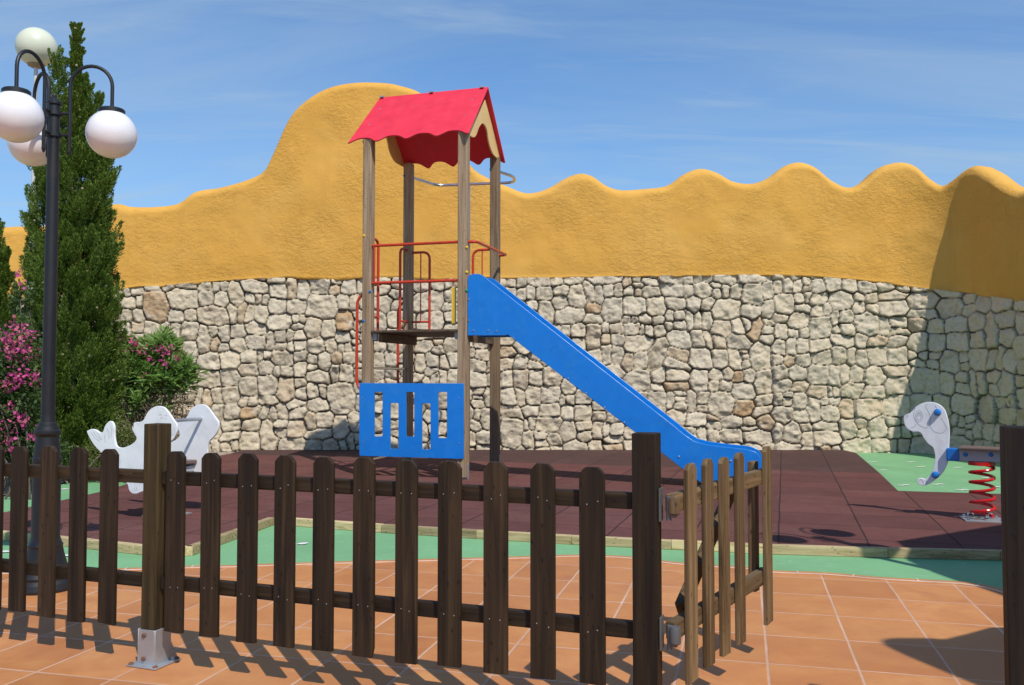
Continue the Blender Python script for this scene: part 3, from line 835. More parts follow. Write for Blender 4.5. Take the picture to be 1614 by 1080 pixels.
for k, px in enumerate(PX):
    s = s_of(px); w = .089 + r() * .002
    o = fpos(s, 0, pk_off)
    lean = r() * .009
    ax = (FU + ZV * lean).normalized()
    pts = picket_shape(w, PZ0 + r() * .004, PZ1 + r() * .004, r)
    if px == 581.5: pts = [(pts[0][0], pts[0][1]), (pts[1][0] - .008, pts[1][1]), (pts[1][0], pts[1][1] + .035)] + pts[2:]
    pk = MB().prism(pts, [], o, ax, ZV, .019, .0028).build('picket', WD, fence)
    if px > 243:
        for z in (.345, .775):
            for sx in (-.018, .02): MB().lathe(o + FU * (sx + r() * .004) + ZV * (z + r() * .01) - FV * .0092, [(.0024, 0), (.002, .0008), (0, .001)], 8, -FV).build('nail', GALV, pk)
def rail(parent, p, q, u, v, h, mat, name='rail'):
    c = (p + q) / 2; return MB().box(c, (q - p).normalized(), v, ZV, (q - p).length, .040, h, .007, 2).build(name, mat, parent)
for z in (.780, .346):
    rail(fence, fpos(PW / 2 + .001, z), fpos(SH - PW / 2 - .004, z), FU, FV, .056, WDH)
    rail(fence, fpos(SL + PW / 2, z), fpos(-PW / 2 - .001, z), FU, FV, .056, WDH)
# lone post right of the gate
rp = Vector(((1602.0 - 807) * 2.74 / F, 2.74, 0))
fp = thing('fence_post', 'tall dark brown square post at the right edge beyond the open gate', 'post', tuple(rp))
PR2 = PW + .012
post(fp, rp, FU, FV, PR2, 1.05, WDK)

# ------------------------------------------------------------------ open gate
g1, g5 = Vector((.621, 3.11, 0)), Vector((1.096, 3.84, 0))
GU = (g5 - g1).normalized(); GN = Vector((GU.y, -GU.x, 0))      # GN faces the tiles on the right
gate = thing('picket_gate', 'weathered brown picket gate swung open, one picket missing', 'gate', tuple(g1))
Lg = (g5 - g1).length
def gp(s, z=0, off=0): return Vector((g1.x, g1.y, 0)) + GU * s + ZV * z + GN * off
for s in (0.0, .165, .335, .512, Lg):
    pts = picket_shape(.080, .158 + r() * .004, .900 + r() * .004, r)
    pk = MB().prism(pts, [], gp(s), GU, ZV, .019, .003).build('picket', WG, gate)
    for z in (.345, .775): MB().lathe(gp(s + r() * .01, z, .0092), [(.0032, 0), (.0026, .0010), (0, .0014)], 8, GN).build('nail', RUST, pk)
for z in (.772, .345):
    MB().box(gp(Lg / 2 - .03, z, -.030), GU, GN, ZV, Lg + .16, .038, .062, .007, 2).build('rail', WGH, gate)
MB().box(gp(Lg + .022, .555, -.068), GU, GN, ZV, .055, .034, .56, .005, 2).build('stile', WG, gate)
q0, q1 = gp(.06, .375, -.066), gp(.62, .745, -.066)
dg = (q1 - q0).normalized(); MB().box((q0 + q1) / 2, dg, GN, GN.cross(dg), (q1 - q0).length, .032, .055, .005, 2).build('brace', WG, gate)
hp = fpos(SH + PW / 2 + .003)
for z in (.772, .345):
    h = MB()
    h.box(hp + ZV * z + FU * .006, FU, FV, ZV, .006, .05, .11, .001, 1)
    pv = hp + FU * .035 - FV * .012
    h.tube([pv + ZV * (z - .05), pv + ZV * (z + .03)], .009)
    e = gp(-.10, z, -.008)
    h.tube([pv + ZV * (z - .034), pv + ZV * (z - .034) + FU * .02, e - ZV * .034], [.007, .007, .007])
    hb = h.build('hinge', IRON2, gate)
    pq = hp + FU * .02 + ZV * z
    MB().lathe(pv + FU * .018 + ZV * (z - .028), [(0, 0), (.018, .0), (.020, .004), (.020, .048), (.018, .055), (0, .055)], 16).build('hinge_knuckle', IRON2 if z < .5 else WG, hb)

# ------------------------------------------------------------------ street lamps
lb = G(70, 929)
lamp = thing('street_lamp', 'charcoal street lamp with three white globes on curved arms, beside the cypress', 'street lamp', tuple(lb), 'globe street lamps')
def lz(py): return AtY(807, py, lb.y).z
LX = lb.x
prof = [(0, 0), (.165, 0), (.168, .02), (.160, .05), (.145, .07), (.150, .085), (.142, .10), (.115, .14), (.098, .20), (.090, .24), (.093, .252), (.084, .265), (.074, .30), (.074, lz(742)), (.084, lz(738)), (.080, lz(735)), (.072, lz(732)), (.076, lz(728)), (.076, lz(722)), (.071, lz(719)), (.070, lz(714)), (.066, lz(702)), (.060, lz(690)), (.060, lz(688)), (.066, lz(686)), (.071, lz(683)), (.071, lz(679)), (.062, lz(677)), (.058, lz(672)), (.050, lz(671)), (.048, lz(667)), (.040, lz(665)), (.037, lz(655))]
MB().lathe(lb, prof, 40).build('base', IRON, lamp)
zt1 = lz(166)
MB().lathe(lb, [(.037, lz(656)), (.034, lz(400)), (.0315, zt1), (.040, zt1 + .004), (.040, zt1 + .016), (.034, zt1 + .022), (.022, zt1 + .034), (.012, zt1 + .044), (.013, zt1 + .055), (.008, zt1 + .066), (0, zt1 + .07)], 24).build('pole', IRON, lamp)
zc1, zc2 = lz(179), lz(213)
for z in (zc1, zc2): MB().lathe(lb, [(.034, z - .014), (.043, z - .012), (.043, z + .012), (.034, z + .014)], 24).build('clamp', IRON, lamp)
zarc, zlow, zcap, zgl = lz(135), lz(241), lz(172), lz(210)
for deg in (4, -97, 137):
    a = math.radians(deg); e = Vector((math.cos(a), math.sin(a), 0)); ro, ra = .088, .325
    cx = (ro + ra) / 2; rr = (ra - ro) / 2
    pts = [lb + e * ro + ZV * zlow, lb + e * ro + ZV * (zc1)] + arc(lb + e * cx + ZV * zarc, rr, PI, 0, e, ZV, 14) + [lb + e * ra + ZV * (zcap + .01)]
    mb = MB().tube(pts, .0105)
    for z in (zc1, zc2): mb.tube([lb + e * .038 + ZV * z, lb + e * ro + ZV * z], .009)
    mb.lathe(lb + e * ro + ZV * (zlow - .02), [(0, 0), (.006, .004), (.011, .02), (.0125, .024), (0, .03)], 10)
    arm = mb.build('arm', IRON, lamp)
    MB().lathe(lb + e * ra + ZV * (zcap - .024), [(0, .05), (.012, .05), (.014, .034), (.066, .030), (.072, .024), (.072, .002), (.060, 0), (0, 0)], 28).build('globe_cap', IRON, arm)
    c = lb + e * ra + ZV * zgl
    MB().ball(c, .139, 40).build('globe', GLOBE, arm)
def copy_tree(o, parent=None):
    c = o.copy(); COL.objects.link(c)
    if parent is not None: c.parent = parent
    for ch in [k for k in bpy.data.objects if k.parent == o]: copy_tree(ch, c)
    return c
l2 = copy_tree(lamp)
l2.location = (3.18, 4.56, 0); l2.rotation_euler = (0, 0, math.radians(167))
l2['label'] = 'charcoal street lamp with three white globes standing outside the mat out of view on the right'
# taller lamp behind the cypress
DB = 11.6
bg = AtY(57.5, 75, DB)
bl = Vector((bg.x, DB, 0))
lamp2 = thing('globe_lamp', 'single yellowish globe on a thin pale pole behind the cypress', 'street lamp', tuple(bl))
MB().lathe(bl, [(0, 0), (.09, 0), (.09, .04), (.04, .06), (.034, 2.0), (.026, bg.z - .27), (.026, bg.z - .2)], 16).build('pole', PALEP, lamp2)
MB().lathe(bl + ZV * (bg.z - .27), [(0, 0), (.06, 0), (.10, .02), (.115, .05), (.10, .07), (0, .07)], 24).build('collar', BRONZE, lamp2)
MB().ball(bg, .255, 36).build('globe', GLOBE2, lamp2)

# ------------------------------------------------------------------ spring riders
def spring(base, r, z0, z1, turns, wire, mat, parent, cx=0):
    pts = []; n = int(turns * 20)
    for i in range(n + 1):
        t = i / n; a = 2 * PI * turns * t
        k = min(1, min(t, 1 - t) * turns * 1.2)
        zz = z0 + (z1 - z0) * (t + .02 * math.sin(0))
        pts.append(base + Vector((math.cos(a) * r, math.sin(a) * r, zz)))
    return MB().tube(pts, wire, 10).build('spring', mat, parent)
# dog
db = G(1549, 820, MZ)
DN = Vector((-.57, -.82, 0)).normalized(); DU = Vector((-DN.y, DN.x, 0))     # DU points away from the nose
if DU.x < 0: DU = -DU
dog = thing('spring_rider', 'white dog shaped spring rider on a red coil spring at the right', 'spring rider', tuple(db), 'spring riders')
pl = Vector((db.x, db.y, 0)); C = lambda x, y: OnPlane(x, y, pl, DU)
dz = [(1424.5, 657), (1427, 653.5), (1432, 652.5), (1438, 648), (1445, 640.5), (1456, 635), (1466, 633.8), (1477, 636), (1486, 642), (1491, 650), (1495, 664), (1497, 682), (1496, 703), (1496, 718), (1493, 732), (1486, 745), (1477, 754), (1466, 762), (1457, 765.5), (1449, 764), (1445.5, 759.5), (1447, 755), (1452, 753.5), (1459, 755), (1465, 750), (1470, 742), (1473, 731), (1474, 719), (1471, 706), (1463, 699.5), (1456, 690), (1452, 683), (1447, 680.5), (1439, 680.5), (1431, 676), (1426, 669)]
pd = [C(*q) for q in dz]
body = MB().prism(catmull(pd, 4), [], pl, DU, ZV, .020, .004).build('head_board', WHITE, dog)
def engrave(lines, pl, ax, nrm, Cf, par, w=.0017):
    mb = MB()
    for ln in lines:
        pts = [Cf(*q) for q in ln]
        pts = catmull(pts, 5, False) if len(pts) > 2 else pts
        mb.tube([pl + ax * p[0] + ZV * p[1] + nrm * .0097 for p in pts], w, 6)
    # cut lines belong to the board's own mesh, as a second material
    b = base_of(par); bmesh.ops.translate(mb.bm, verts=mb.bm.verts, vec=-b)
    for f in mb.bm.faces: f.material_index = 1
    mb.bm.from_mesh(par.data); mb.bm.to_mesh(par.data); mb.bm.free(); par.data.materials.append(LINE)
def ell(cx, cy, rx, ry, n=16): return [(cx + rx * math.cos(2 * PI * k / n), cy + ry * math.sin(2 * PI * k / n)) for k in range(n + 1)]
zx = lambda x, y: (1410 + x * .2036, 620 + y * .2036)
engrave([[zx(*q) for q in L_] for L_ in (
    [(160, 110), (150, 170), (165, 215), (200, 250), (245, 268), (270, 258)],
    [(255, 85), (243, 105), (262, 140), (282, 190), (275, 230), (292, 280), (330, 305), (375, 305), (402, 275), (395, 245), (360, 190)],
    [(315, 95), (335, 130)], [(168, 238), (160, 255), (128, 270)],
    [(75, 180), (85, 165), (100, 170), (104, 182), (92, 190)],
    [(195, 680), (205, 665), (220, 680), (225, 705)], [(245, 675), (255, 690), (245, 700)])] +
    [ell(*zx(190, 178), 5.6, 9), ell(*zx(190, 178), 3.4, 6.0), ell(*zx(186, 165), 1.6, 2.4)], pl, DU, DN, C, body)
mb = MB(); kn = []
for px, py in ((1478, 650), (1474.5, 748.5)):
    s, z = C(px, py); o = pl + DU * s + ZV * z
    t = MB().tube([o + DN * .032, o - DN * .032], .013, 12).build('handle_bar', GALV, dog)
    for sg in (-1, 1): MB().lathe(o + DN * sg * .018, [(.0, .032), (.016, .029), (.024, .018), (.027, .004), (.030, -.004), (.030, -.012), (0, -.014)], 18, DN * sg).build('knob', BLUE2, t)
s0, z0 = C(1494, 721); s1 = s0 + .64; zt_, zb_ = C(1520, 708)[1], C(1520, 726)[1]
for sg in (-1, 1):
    bm_ = MB().box(pl + DU * ((s0 + .03 + s1) / 2) + DN * sg * .032 + ZV * (zt_ + zb_) / 2, DU, DN, ZV, s1 - s0 - .03, .03, zt_ - zb_, .004).build('beam', GREYB, dog)
    if sg == 1:
        for px in (1523, 1563):
            s, z = C(px, 716); MB().lathe(pl + DU * s + ZV * z + DN * .045, [(0, .012), (.012, .010), (.018, .003), (.019, 0)], 14, DN).build('bolt_cap', BLUE2, bm_)
MB().box(pl + DU * (s0 + .045) + ZV * (zt_ + zb_) / 2, DU, DN, ZV, .10, .105, zt_ - zb_ + .012, .014, 3).build('beam_cap', BLUE2, dog)
MB().box(pl + DU * ((s0 + s1) / 2 + .06) + ZV * (zt_ + .012), DU, DN, ZV, s1 - s0 - .06, .23, .02, .007, 2).build('seat', BROWNS, dog)
zb0 = MZ
spring(Vector((db.x, db.y, 0)), .088, zb0 + .03, zb_ - .02, 5.3, .0125, REDS, dog)
MB().lathe(Vector((db.x, db.y, 0)) + ZV * (zb_ - .03), [(0, 0), (.10, 0), (.10, .028), (0, .028)], 24).build('spring_plate', REDS, dog)
mb = MB().box(Vector((db.x, db.y, zb0 + .006)), PU, PV, ZV, .30, .26, .012, .002)
bpz = mb.build('base_plate', GALV, dog)
for sx in (-1, 1):
    for sy in (-1, 1): MB().lathe(Vector((db.x, db.y, zb0 + .011)) + PU * sx * .12 + PV * sy * .10, [(.014, 0), (.014, .01), (.008, .02), (0, .02)], 8).build('bolt', STEEL, bpz)
for k in range(3):
    a = k * 2.1 + .4; c = Vector((db.x + .088 * math.cos(a), db.y + .088 * math.sin(a), zb0 + .032))
    MB().tube(arc(c, .022, 0, PI, Vector((math.cos(a), math.sin(a), 0)), ZV, 8), .006, 8).build('spring_clamp', STEEL, bpz)
# seal with two boards
sb = G(262, 812, MZ)
EU, EV = frame(21.0)
seal = thing('spring_rider', 'white seal shaped spring rider made of two parallel boards, behind the fence', 'spring rider', tuple(sb), 'spring riders')
SEP = .50
pf = Vector((sb.x, sb.y, 0)) - EV * SEP / 2
C = lambda x, y: OnPlane(x, y, pf, EU)
sz = [(138.7, 682), (141, 678), (146, 676.3), (152, 677.5), (158.7, 681.7), (163.5, 680.5), (166.9, 671), (173, 664.3), (178, 665), (181.3, 673), (181.5, 687), (183.6, 700), (188, 705), (197.4, 705.3), (209.6, 699.6), (216.5, 691), (212.5, 678), (211.7, 668), (215, 665.5), (222, 665), (228, 661), (234, 649.7), (242, 642.6), (251.4, 640), (260.6, 643), (268.7, 652.8), (274, 661), (279.6, 669), (280, 679), (276, 689.5), (270.5, 696), (265, 702), (262, 713), (262, 730), (261, 750), (254, 764), (240, 771), (226, 774.5), (217, 778), (209.6, 777.5), (204.6, 772), (202, 763), (193, 754), (181, 738), (168, 720.5), (150, 702)]
ps = [C(*q) for q in sz]
for k, off in enumerate((0, SEP)):
    b_ = MB().prism(catmull(ps, 4), [], pf + EV * off, EU, ZV, .020, .004).build('side_board', WHITE, seal)
    if k == 0:
        tz2 = lambda x, y: (120 + x / 4.908, 610 + y / 4.908)
        engrave([[tz2(*q) for q in L_] for L_ in ([(120, 350), (150, 390), (190, 420)], [(140, 345), (165, 380), (200, 410)], [(170, 350), (185, 380), (208, 405)], [(225, 370), (230, 400), (235, 430)], [(250, 320), (262, 360), (258, 400)], [(275, 300), (282, 350), (275, 390)],
            [(650, 220), (660, 210), (665, 225)], [(660, 245), (672, 236), (676, 250)], [(690, 215), (700, 225), (708, 215)], [(690, 240), (705, 250)], [(740, 320), (752, 345), (745, 360)], [(760, 310), (770, 335), (768, 360)], [(730, 355), (745, 372), (760, 365)],
            [(440, 790), (450, 815)], [(458, 780), (466, 812)], [(474, 775), (480, 806)])], pf, EU, -EV, C, b_)
hs, hz = C(252, 664.5)
MB().tube([pf + EU * hs + ZV * hz + EV * .005, pf + EU * hs + ZV * hz + EV * (SEP + .0)], .015, 12).build('handle_bar', GALV, seal)
ss, sz_ = C(230, 735)
MB().box(pf + EU * (ss - .08) + EV * SEP / 2 + ZV * (sz_ - .0), EU, EV, ZV, .36, SEP - .022, .03, .008).build('seat', BROWNS, seal)
zs2 = sz_ - .06
MB().box(pf + EU * (ss) + EV * SEP / 2 + ZV * zs2, EU, EV, ZV, .14, SEP - .022, .05, .004).build('cross_beam', GREYB, seal)
cb_ = pf + EU * ss + EV * SEP / 2
spring(Vector((cb_.x, cb_.y, 0)), .088, MZ + .03, zs2 - .03, 4.6, .0125, REDS, seal)
MB().box(Vector((cb_.x, cb_.y, MZ + .006)), PU, PV, ZV, .30, .26, .012, .002).build('base_plate', GALV, seal)

# ------------------------------------------------------------------ plants
def blades(cen, dirs, L_, Wd, up=None, fold=0.0, kind='diamond'):
    """many small leaf faces: cen (n,3), dirs (n,3), lengths (n), widths (n) -> verts (n*4,3)"""
    n = len(cen)
    d = dirs / np.linalg.norm(dirs, axis=1)[:, None]
    rnd = RNG.normal(size=(n, 3)); s = np.cross(d, rnd); s /= np.linalg.norm(s, axis=1)[:, None] + 1e-9
    L2, W2 = L_[:, None], Wd[:, None]
    if kind == 'diamond': V = np.stack([cen, cen + d * L2 * .45 + s * W2 * .5, cen + d * L2, cen + d * L2 * .45 - s * W2 * .5], 1)
    else:
        bend = np.cross(s, d)
        V = np.stack([cen, cen + d * L2 * .5 + s * W2 * .5 + bend * L2 * .1, cen + d * L2 + bend * L2 * -.05, cen + d * L2 * .5 - s * W2 * .5 + bend * L2 * .1], 1)
    return V.reshape(-1, 3)
def quads(name, V, mat, parent):
    n = len(V) // 4
    V = V - np.array(base_of(parent))
    me = bpy.data.meshes.new(name); me.vertices.add(len(V)); me.vertices.foreach_set('co', V.reshape(-1).astype(np.float32))
    me.loops.add(n * 4); me.loops.foreach_set('vertex_index', np.arange(n * 4, dtype=np.int32))
    me.polygons.add(n); me.polygons.foreach_set('loop_start', (np.arange(n) * 4).astype(np.int32))
    me.update(calc_edges=True)
    return link_mesh(name, me, mat, parent)
CYP = m_leaf('cypress_leaf', [(.036, .075, .010), (.085, .160, .020), (.165, .250, .036), (.29, .36, .075)], .5, 3.5, .3)
CONE = m_plain('pale_cone', (.42, .34, .22), .7, .2)
BOU = m_leaf('bougainvillea_leaf', [(.035, .065, .016), (.07, .125, .03), (.12, .19, .055)], .45, 4, .25)
BRACT = m_leaf('magenta_bract', [(.42, .03, .20), (.60, .06, .30), (.68, .17, .30), (.64, .26, .16)], .6, 2.2, .35)
OLE = m_leaf('oleander_leaf', [(.085, .185, .035), (.165, .31, .06), (.29, .43, .115)], .4, 3, .35)
DRY = m_leaf('dry_leaf', [(.12, .085, .05), (.22, .17, .10), (.32, .26, .17)], .7, 3, .15)
SHR = m_leaf('low_shrub_leaf', [(.06, .09, .02), (.14, .18, .04), (.26, .28, .08)], .5, 4, .3)

def conifer(name, label, base, env, dens, extra=(), cones=0, seed=1):
    """env: list of (z, radius, dx); extra: side leaders (dx, dy, z0, z1, r)"""
    rg = np.random.default_rng(seed)
    t = thing(name, label, 'tree', tuple(base), None)
    zz = np.array([e[0] for e in env]); rr = np.array([e[1] for e in env]); ox = np.array([e[2] for e in env])
    hmax = zz.max()
    MB().tube([base, base + Vector((ox[len(ox) // 2], 0, hmax * .5)), base + Vector((ox[zz.argmax()], 0, hmax * .96))], [.085, .05, .006], 10).build('trunk', BARK, t)
    cs, ds, Ls_, Ws_ = [], [], [], []; cone_pts = []
    def plume(c, d, ln, rad, n, sc=1.0):
        d = d / np.linalg.norm(d); k = rg.random(n) ** .8
        q = rg.normal(size=(n, 3)); q -= (q @ d)[:, None] * d; q /= np.linalg.norm(q, axis=1)[:, None] + 1e-9
        pr_ = rad * np.sin(np.clip(k * .93 + .07, 0, 1) * PI) ** .7 * (.45 + .55 * rg.random(n))
        cs.append(c + d * (k * ln)[:, None] + q * pr_[:, None]); ds.append(d * 1.1 + q * (.40 + .3 * rg.random((n, 1))) + rg.normal(size=(n, 3)) * .22)
        Ls_.append(rg.uniform(.022, .050, n) * sc); Ws_.append(rg.uniform(.008, .014, n))
        if cones and rg.random() < .8: cone_pts.append(c + d * ln * rg.uniform(.3, .8) + q[0] * pr_[0] * 1.1)
    npl = int(dens)
    for i in range(npl):
        z = hmax * (1 - rg.random() ** .75) if True else 0
        z = zz.min() + (hmax - zz.min()) * rg.random() ** 1.15
        R_ = np.interp(z, zz, rr); o_ = np.interp(z, zz, ox); a = rg.random() * 2 * PI
        f = 1.06 - .62 * rg.random() ** 2.0
        f *= .62 + .50 * vnoise(np.array([a * 2.0 + 3]), np.array([z * 3.4]), seed)[0]
        e = np.array([math.cos(a), math.sin(a), 0])
        ln = rg.uniform(.22, .48) * min(1, .35 + R_ * 1.6)
        c = np.array(base) + np.array([o_, 0, z]) + e * max(0, R_ * f - .06) - np.array([0, 0, ln * .35])
        plume(c, e * rg.uniform(.25, .6) + np.array([0, 0, 1.0]) + rg.normal(size=3) * .12, ln, rg.uniform(.042, .085) * min(1, .22 + R_ * 2.2), int(rg.uniform(340, 470)), min(1, .45 + R_ * 3))
    for dx, dy, z0, z1, r_ in extra:
        m = int(18 * (z1 - z0) / .3)
        for i in range(m):
            k = rg.random(); z = z0 + (z1 - z0) * k; a = rg.random() * 2 * PI; e = np.array([math.cos(a), math.sin(a), 0])
            c = np.array(base) + np.array([dx * (.6 + .4 * k), dy, z]) + e * r_ * (1 - k * .8) * rg.random() ** .5
            plume(c, e * .35 + np.array([0, 0, 1.0]), rg.uniform(.12, .24), rg.uniform(.035, .06) * (1 - .6 * k), 190, .75)
    V = blades(np.concatenate(cs), np.concatenate(ds), np.concatenate(Ls_), np.concatenate(Ws_))
    quads('crown', V, CYP, t)
    if cones:
        mb = MB()
        for c in cone_pts[:cones]:
            mb.lathe(Vector(c), [(0, -.016), (.012, -.009), (.016, 0), (.012, .009), (0, .016)], 6)
        co = mb.build('cones', CONE, t); co['kind'] = 'stuff'
    return t
DT = 10.8
cb0 = AtY(109, 745, DT); cb0.z = 0
def zy(py, D=DT): return AtY(807, py, D).z
k = DT / F
conifer('cypress_tree', 'tall dark green cypress with a pointed top and pale cones behind the lamp', cb0,
        [(.25, .36, 0), (zy(680), .43, .0), (zy(600), .49, .0), (zy(500), .48, .02), (zy(420), .45, .02), (zy(345), .44, -.02), (zy(290), .44, -.03), (zy(240), .26, .02), (zy(190), .17, .02), (zy(150), .11, .02), (zy(100), .05, .0), (zy(62), .012, -.01), (zy(44), .0, -.015)], 1250,
        [(-.24, -.05, zy(185), zy(95), .10), (.44, 0, zy(330), zy(285), .10), (.30, 0, zy(200), zy(165), .06), (-.55, 0, zy(300), zy(255), .12), (-.30, .05, zy(260), zy(180), .12)], 420, 3)
b2 = AtY(-14, 720, 11.4); b2.z = 0
conifer('cypress_tree', 'smaller dark cypress at the left edge rising behind pink flowers', b2,
        [(.2, .34, 0), (1.0, .38, 0), (1.8, .30, 0), (2.3, .18, .06), (2.65, .07, .11), (2.8, .02, .12)], 330, [(-.05, .1, 2.4, 3.1, .05)], 40, 8)

def bush(name, label, cat, base, blobs, leafmat, nleaf, lsz, flowers=None, stems=12, stem_h=.8, kind='diamond', flabel=None, seed=2, stem_mat=None, dry=0):
    """blobs: list of (x, y, z, rx, rz, weight) in world coordinates"""
    rg = np.random.default_rng(seed); t = thing(name, label, cat, tuple(base))
    B = np.array([b[:5] for b in blobs], float); w = np.array([b[5] for b in blobs], float); w /= w.sum()
    mb = MB()
    for i in range(stems):
        j = rg.choice(len(B), p=w); tgt = B[j, :3] + rg.normal(size=3) * B[j, [3, 3, 4]] * .45
        st = np.array(base) + np.array([rg.normal() * .18, rg.normal() * .12, 0])
        mid = st * .45 + tgt * .55 + rg.normal(size=3) * .08; mid[2] = st[2] + (tgt[2] - st[2]) * .6
        pts = [Vector(st), Vector((st * .7 + mid * .3)), Vector(mid), Vector(tgt)]
        mb.tube(pts, [.012, .010, .007, .003], 6)
    mb.build('stems', stem_mat or BARK, t)
    def scatter(n, sh=.75):
        j = rg.choice(len(B), p=w, size=n); q = rg.normal(size=(n, 3)); q /= np.linalg.norm(q, axis=1)[:, None]
        f = (1 - rg.random(n) ** 2 * sh)[:, None]
        lum = .75 + .5 * vnoise(q[:, 0] * 3 + j * 7.0, q[:, 2] * 3 + q[:, 1] * 2, seed)
        return B[j, :3] + q * B[j][:, [3, 3, 4]] * f * lum[:, None], q
    if kind == 'rosette':
        nr = nleaf // 14; c, q = scatter(nr); cs, ds = [], []
        for c_, q_ in zip(c, q):
            ax = q_ * .5 + np.array([0, -.25, .9]); ax /= np.linalg.norm(ax); m = 14
            v = rg.normal(size=(m, 3)); v -= (v @ ax)[:, None] * ax; v /= np.linalg.norm(v, axis=1)[:, None]
            h = rg.random(m)[:, None]
            cs.append(c_ + ax * (h - .6) * .12); ds.append(v + ax * (.15 + h * 1.0))
        cs, ds = np.concatenate(cs), np.concatenate(ds); n = len(cs)
    else:
        cs, q = scatter(nleaf); n = nleaf; ds = q * .6 + rg.normal(size=(n, 3)) * .7 + np.array([0, -.1, .25])
    V = blades(cs, ds, rg.uniform(.7, 1.25, n) * lsz[0], rg.uniform(.8, 1.2, n) * lsz[1], kind='bent')
    quads('foliage', V, leafmat, t)
    if dry:
        c, q = scatter(dry, .95); c[:, 2] = base[2] + (c[:, 2] - base[2]) * rg.uniform(.25, .75, dry)
        quads('dry_leaves', blades(c, rg.normal(size=(dry, 3)) + np.array([0, 0, .4]), rg.uniform(.06, .14, dry), rg.uniform(.008, .018, dry), kind='bent'), DRY, t)
    if flowers:
        fc, fd = [], []
        for (x_, y_, z_, r_, m) in flowers:
            m = max(8, int(m * .6)); c = np.array([x_, y_, z_]) + rg.normal(size=(m, 3)) * r_ * .85; fc.append(c); fd.append(rg.normal(size=(m, 3)) + np.array([0, -.6, .3]))
        fc, fd = np.concatenate(fc), np.concatenate(fd); n = len(fc)
        quads('flowers', blades(fc, fd, rg.uniform(.028, .05, n), rg.uniform(.026, .042, n), kind='bent'), BRACT, t)['kind'] = 'stuff'
    return t
def A3(px, py, Y): v = AtY(px, py, Y); return (v.x, v.y, v.z)
Yb = 9.0; bb = G(20, 775); s_ = Yb / F
bush('bougainvillea', 'bougainvillea bush with magenta and orange flowers left of the lamp', 'shrub', Vector((A3(20, 700, Yb)[0], Yb, 0)),
     [(*A3(12, 590, Yb), .26, .34, 3), (*A3(30, 640, Yb), .22, .30, 2), (*A3(8, 690, Yb), .22, .26, 2), (*A3(30, 540, Yb + .3), .22, .22, 1.4), (*A3(-30, 620, Yb), .28, .5, 2), (*A3(35, 470, Yb + .5), .12, .2, .5), (*A3(45, 700, Yb), .14, .16, 1)],
     BOU, 7500, (.055, .030),
     [(*A3(*p, Yb - .18), r_, m) for p, r_, m in (((8, 535), .06, 60), ((22, 540), .06, 70), ((40, 552), .05, 60), ((20, 560), .07, 60), ((6, 610), .06, 90), ((35, 593), .06, 70), ((18, 603), .05, 50), ((56, 600), .05, 40), ((28, 662), .045, 45), ((37, 664), .04, 40), ((14, 640), .03, 20), ((18, 695), .045, 50), ((22, 712), .03, 24), ((50, 690), .03, 20), ((26, 520), .05, 50), ((44, 526), .05, 40), ((-20, 580), .12, 120), ((3, 672), .04, 30))] +
     [(*A3(*p, Yb + .35), r_, m) for p, r_, m in (((30, 432), .03, 12), ((34, 446), .03, 10), ((25, 508), .05, 26))], 26, seed=4)
Yo = 11.9
bush('oleander', 'leafy green oleander with magenta flowers and dry stems against the stone wall', 'shrub', Vector((A3(235, 720, Yo)[0], Yo, 0)),
     [(*A3(200, 565, Yo), .26, .22, 3), (*A3(240, 590, Yo), .30, .26, 3), (*A3(278, 592, Yo), .22, .20, 2), (*A3(190, 605, Yo), .24, .24, 2), (*A3(252, 545, Yo), .22, .15, 1.5), (*A3(225, 630, Yo), .34, .2, .8), (*A3(288, 575, Yo - .1), .10, .08, .5)],
     OLE, 5600, (.16, .028),
     [(*A3(*p, Yo - .25), r_, m) for p, r_, m in (((194, 530), .05, 60), ((212, 541), .045, 50), ((186, 534), .03, 20), ((224, 553), .035, 30), ((248, 553), .05, 50), ((264, 552), .05, 60), ((262, 572), .04, 40), ((214, 545), .03, 24), ((236, 566), .03, 24), ((280, 566), .03, 24), ((226, 590), .025, 16), ((200, 556), .03, 24))], 55, kind='rosette', seed=6, dry=2600)
Ys = 10.3
bush('low_shrub', 'low yellow green shrub at the foot of the cypress', 'shrub', Vector((A3(160, 742, Ys)[0], Ys, 0)),
     [(*A3(130, 728, Ys), .20, .16, 2), (*A3(165, 715, Ys), .22, .22, 2.5), (*A3(200, 700, Ys), .22, .24, 2.5), (*A3(225, 720, Ys), .2, .2, 2), (*A3(105, 738, Ys), .14, .10, 1)],
     SHR, 5200, (.07, .012), None, 14, seed=9)
bush('low_shrub', 'dark green ground shrub under the bougainvillea at the left', 'shrub', Vector((A3(60, 740, 9.9)[0], 9.9, 0)),
     [(*A3(75, 712, 9.9), .24, .17, 2), (*A3(35, 715, 9.9), .24, .15, 2), (*A3(-20, 715, 9.9), .3, .18, 2)], BOU, 3000, (.05, .024), None, 10, seed=12)

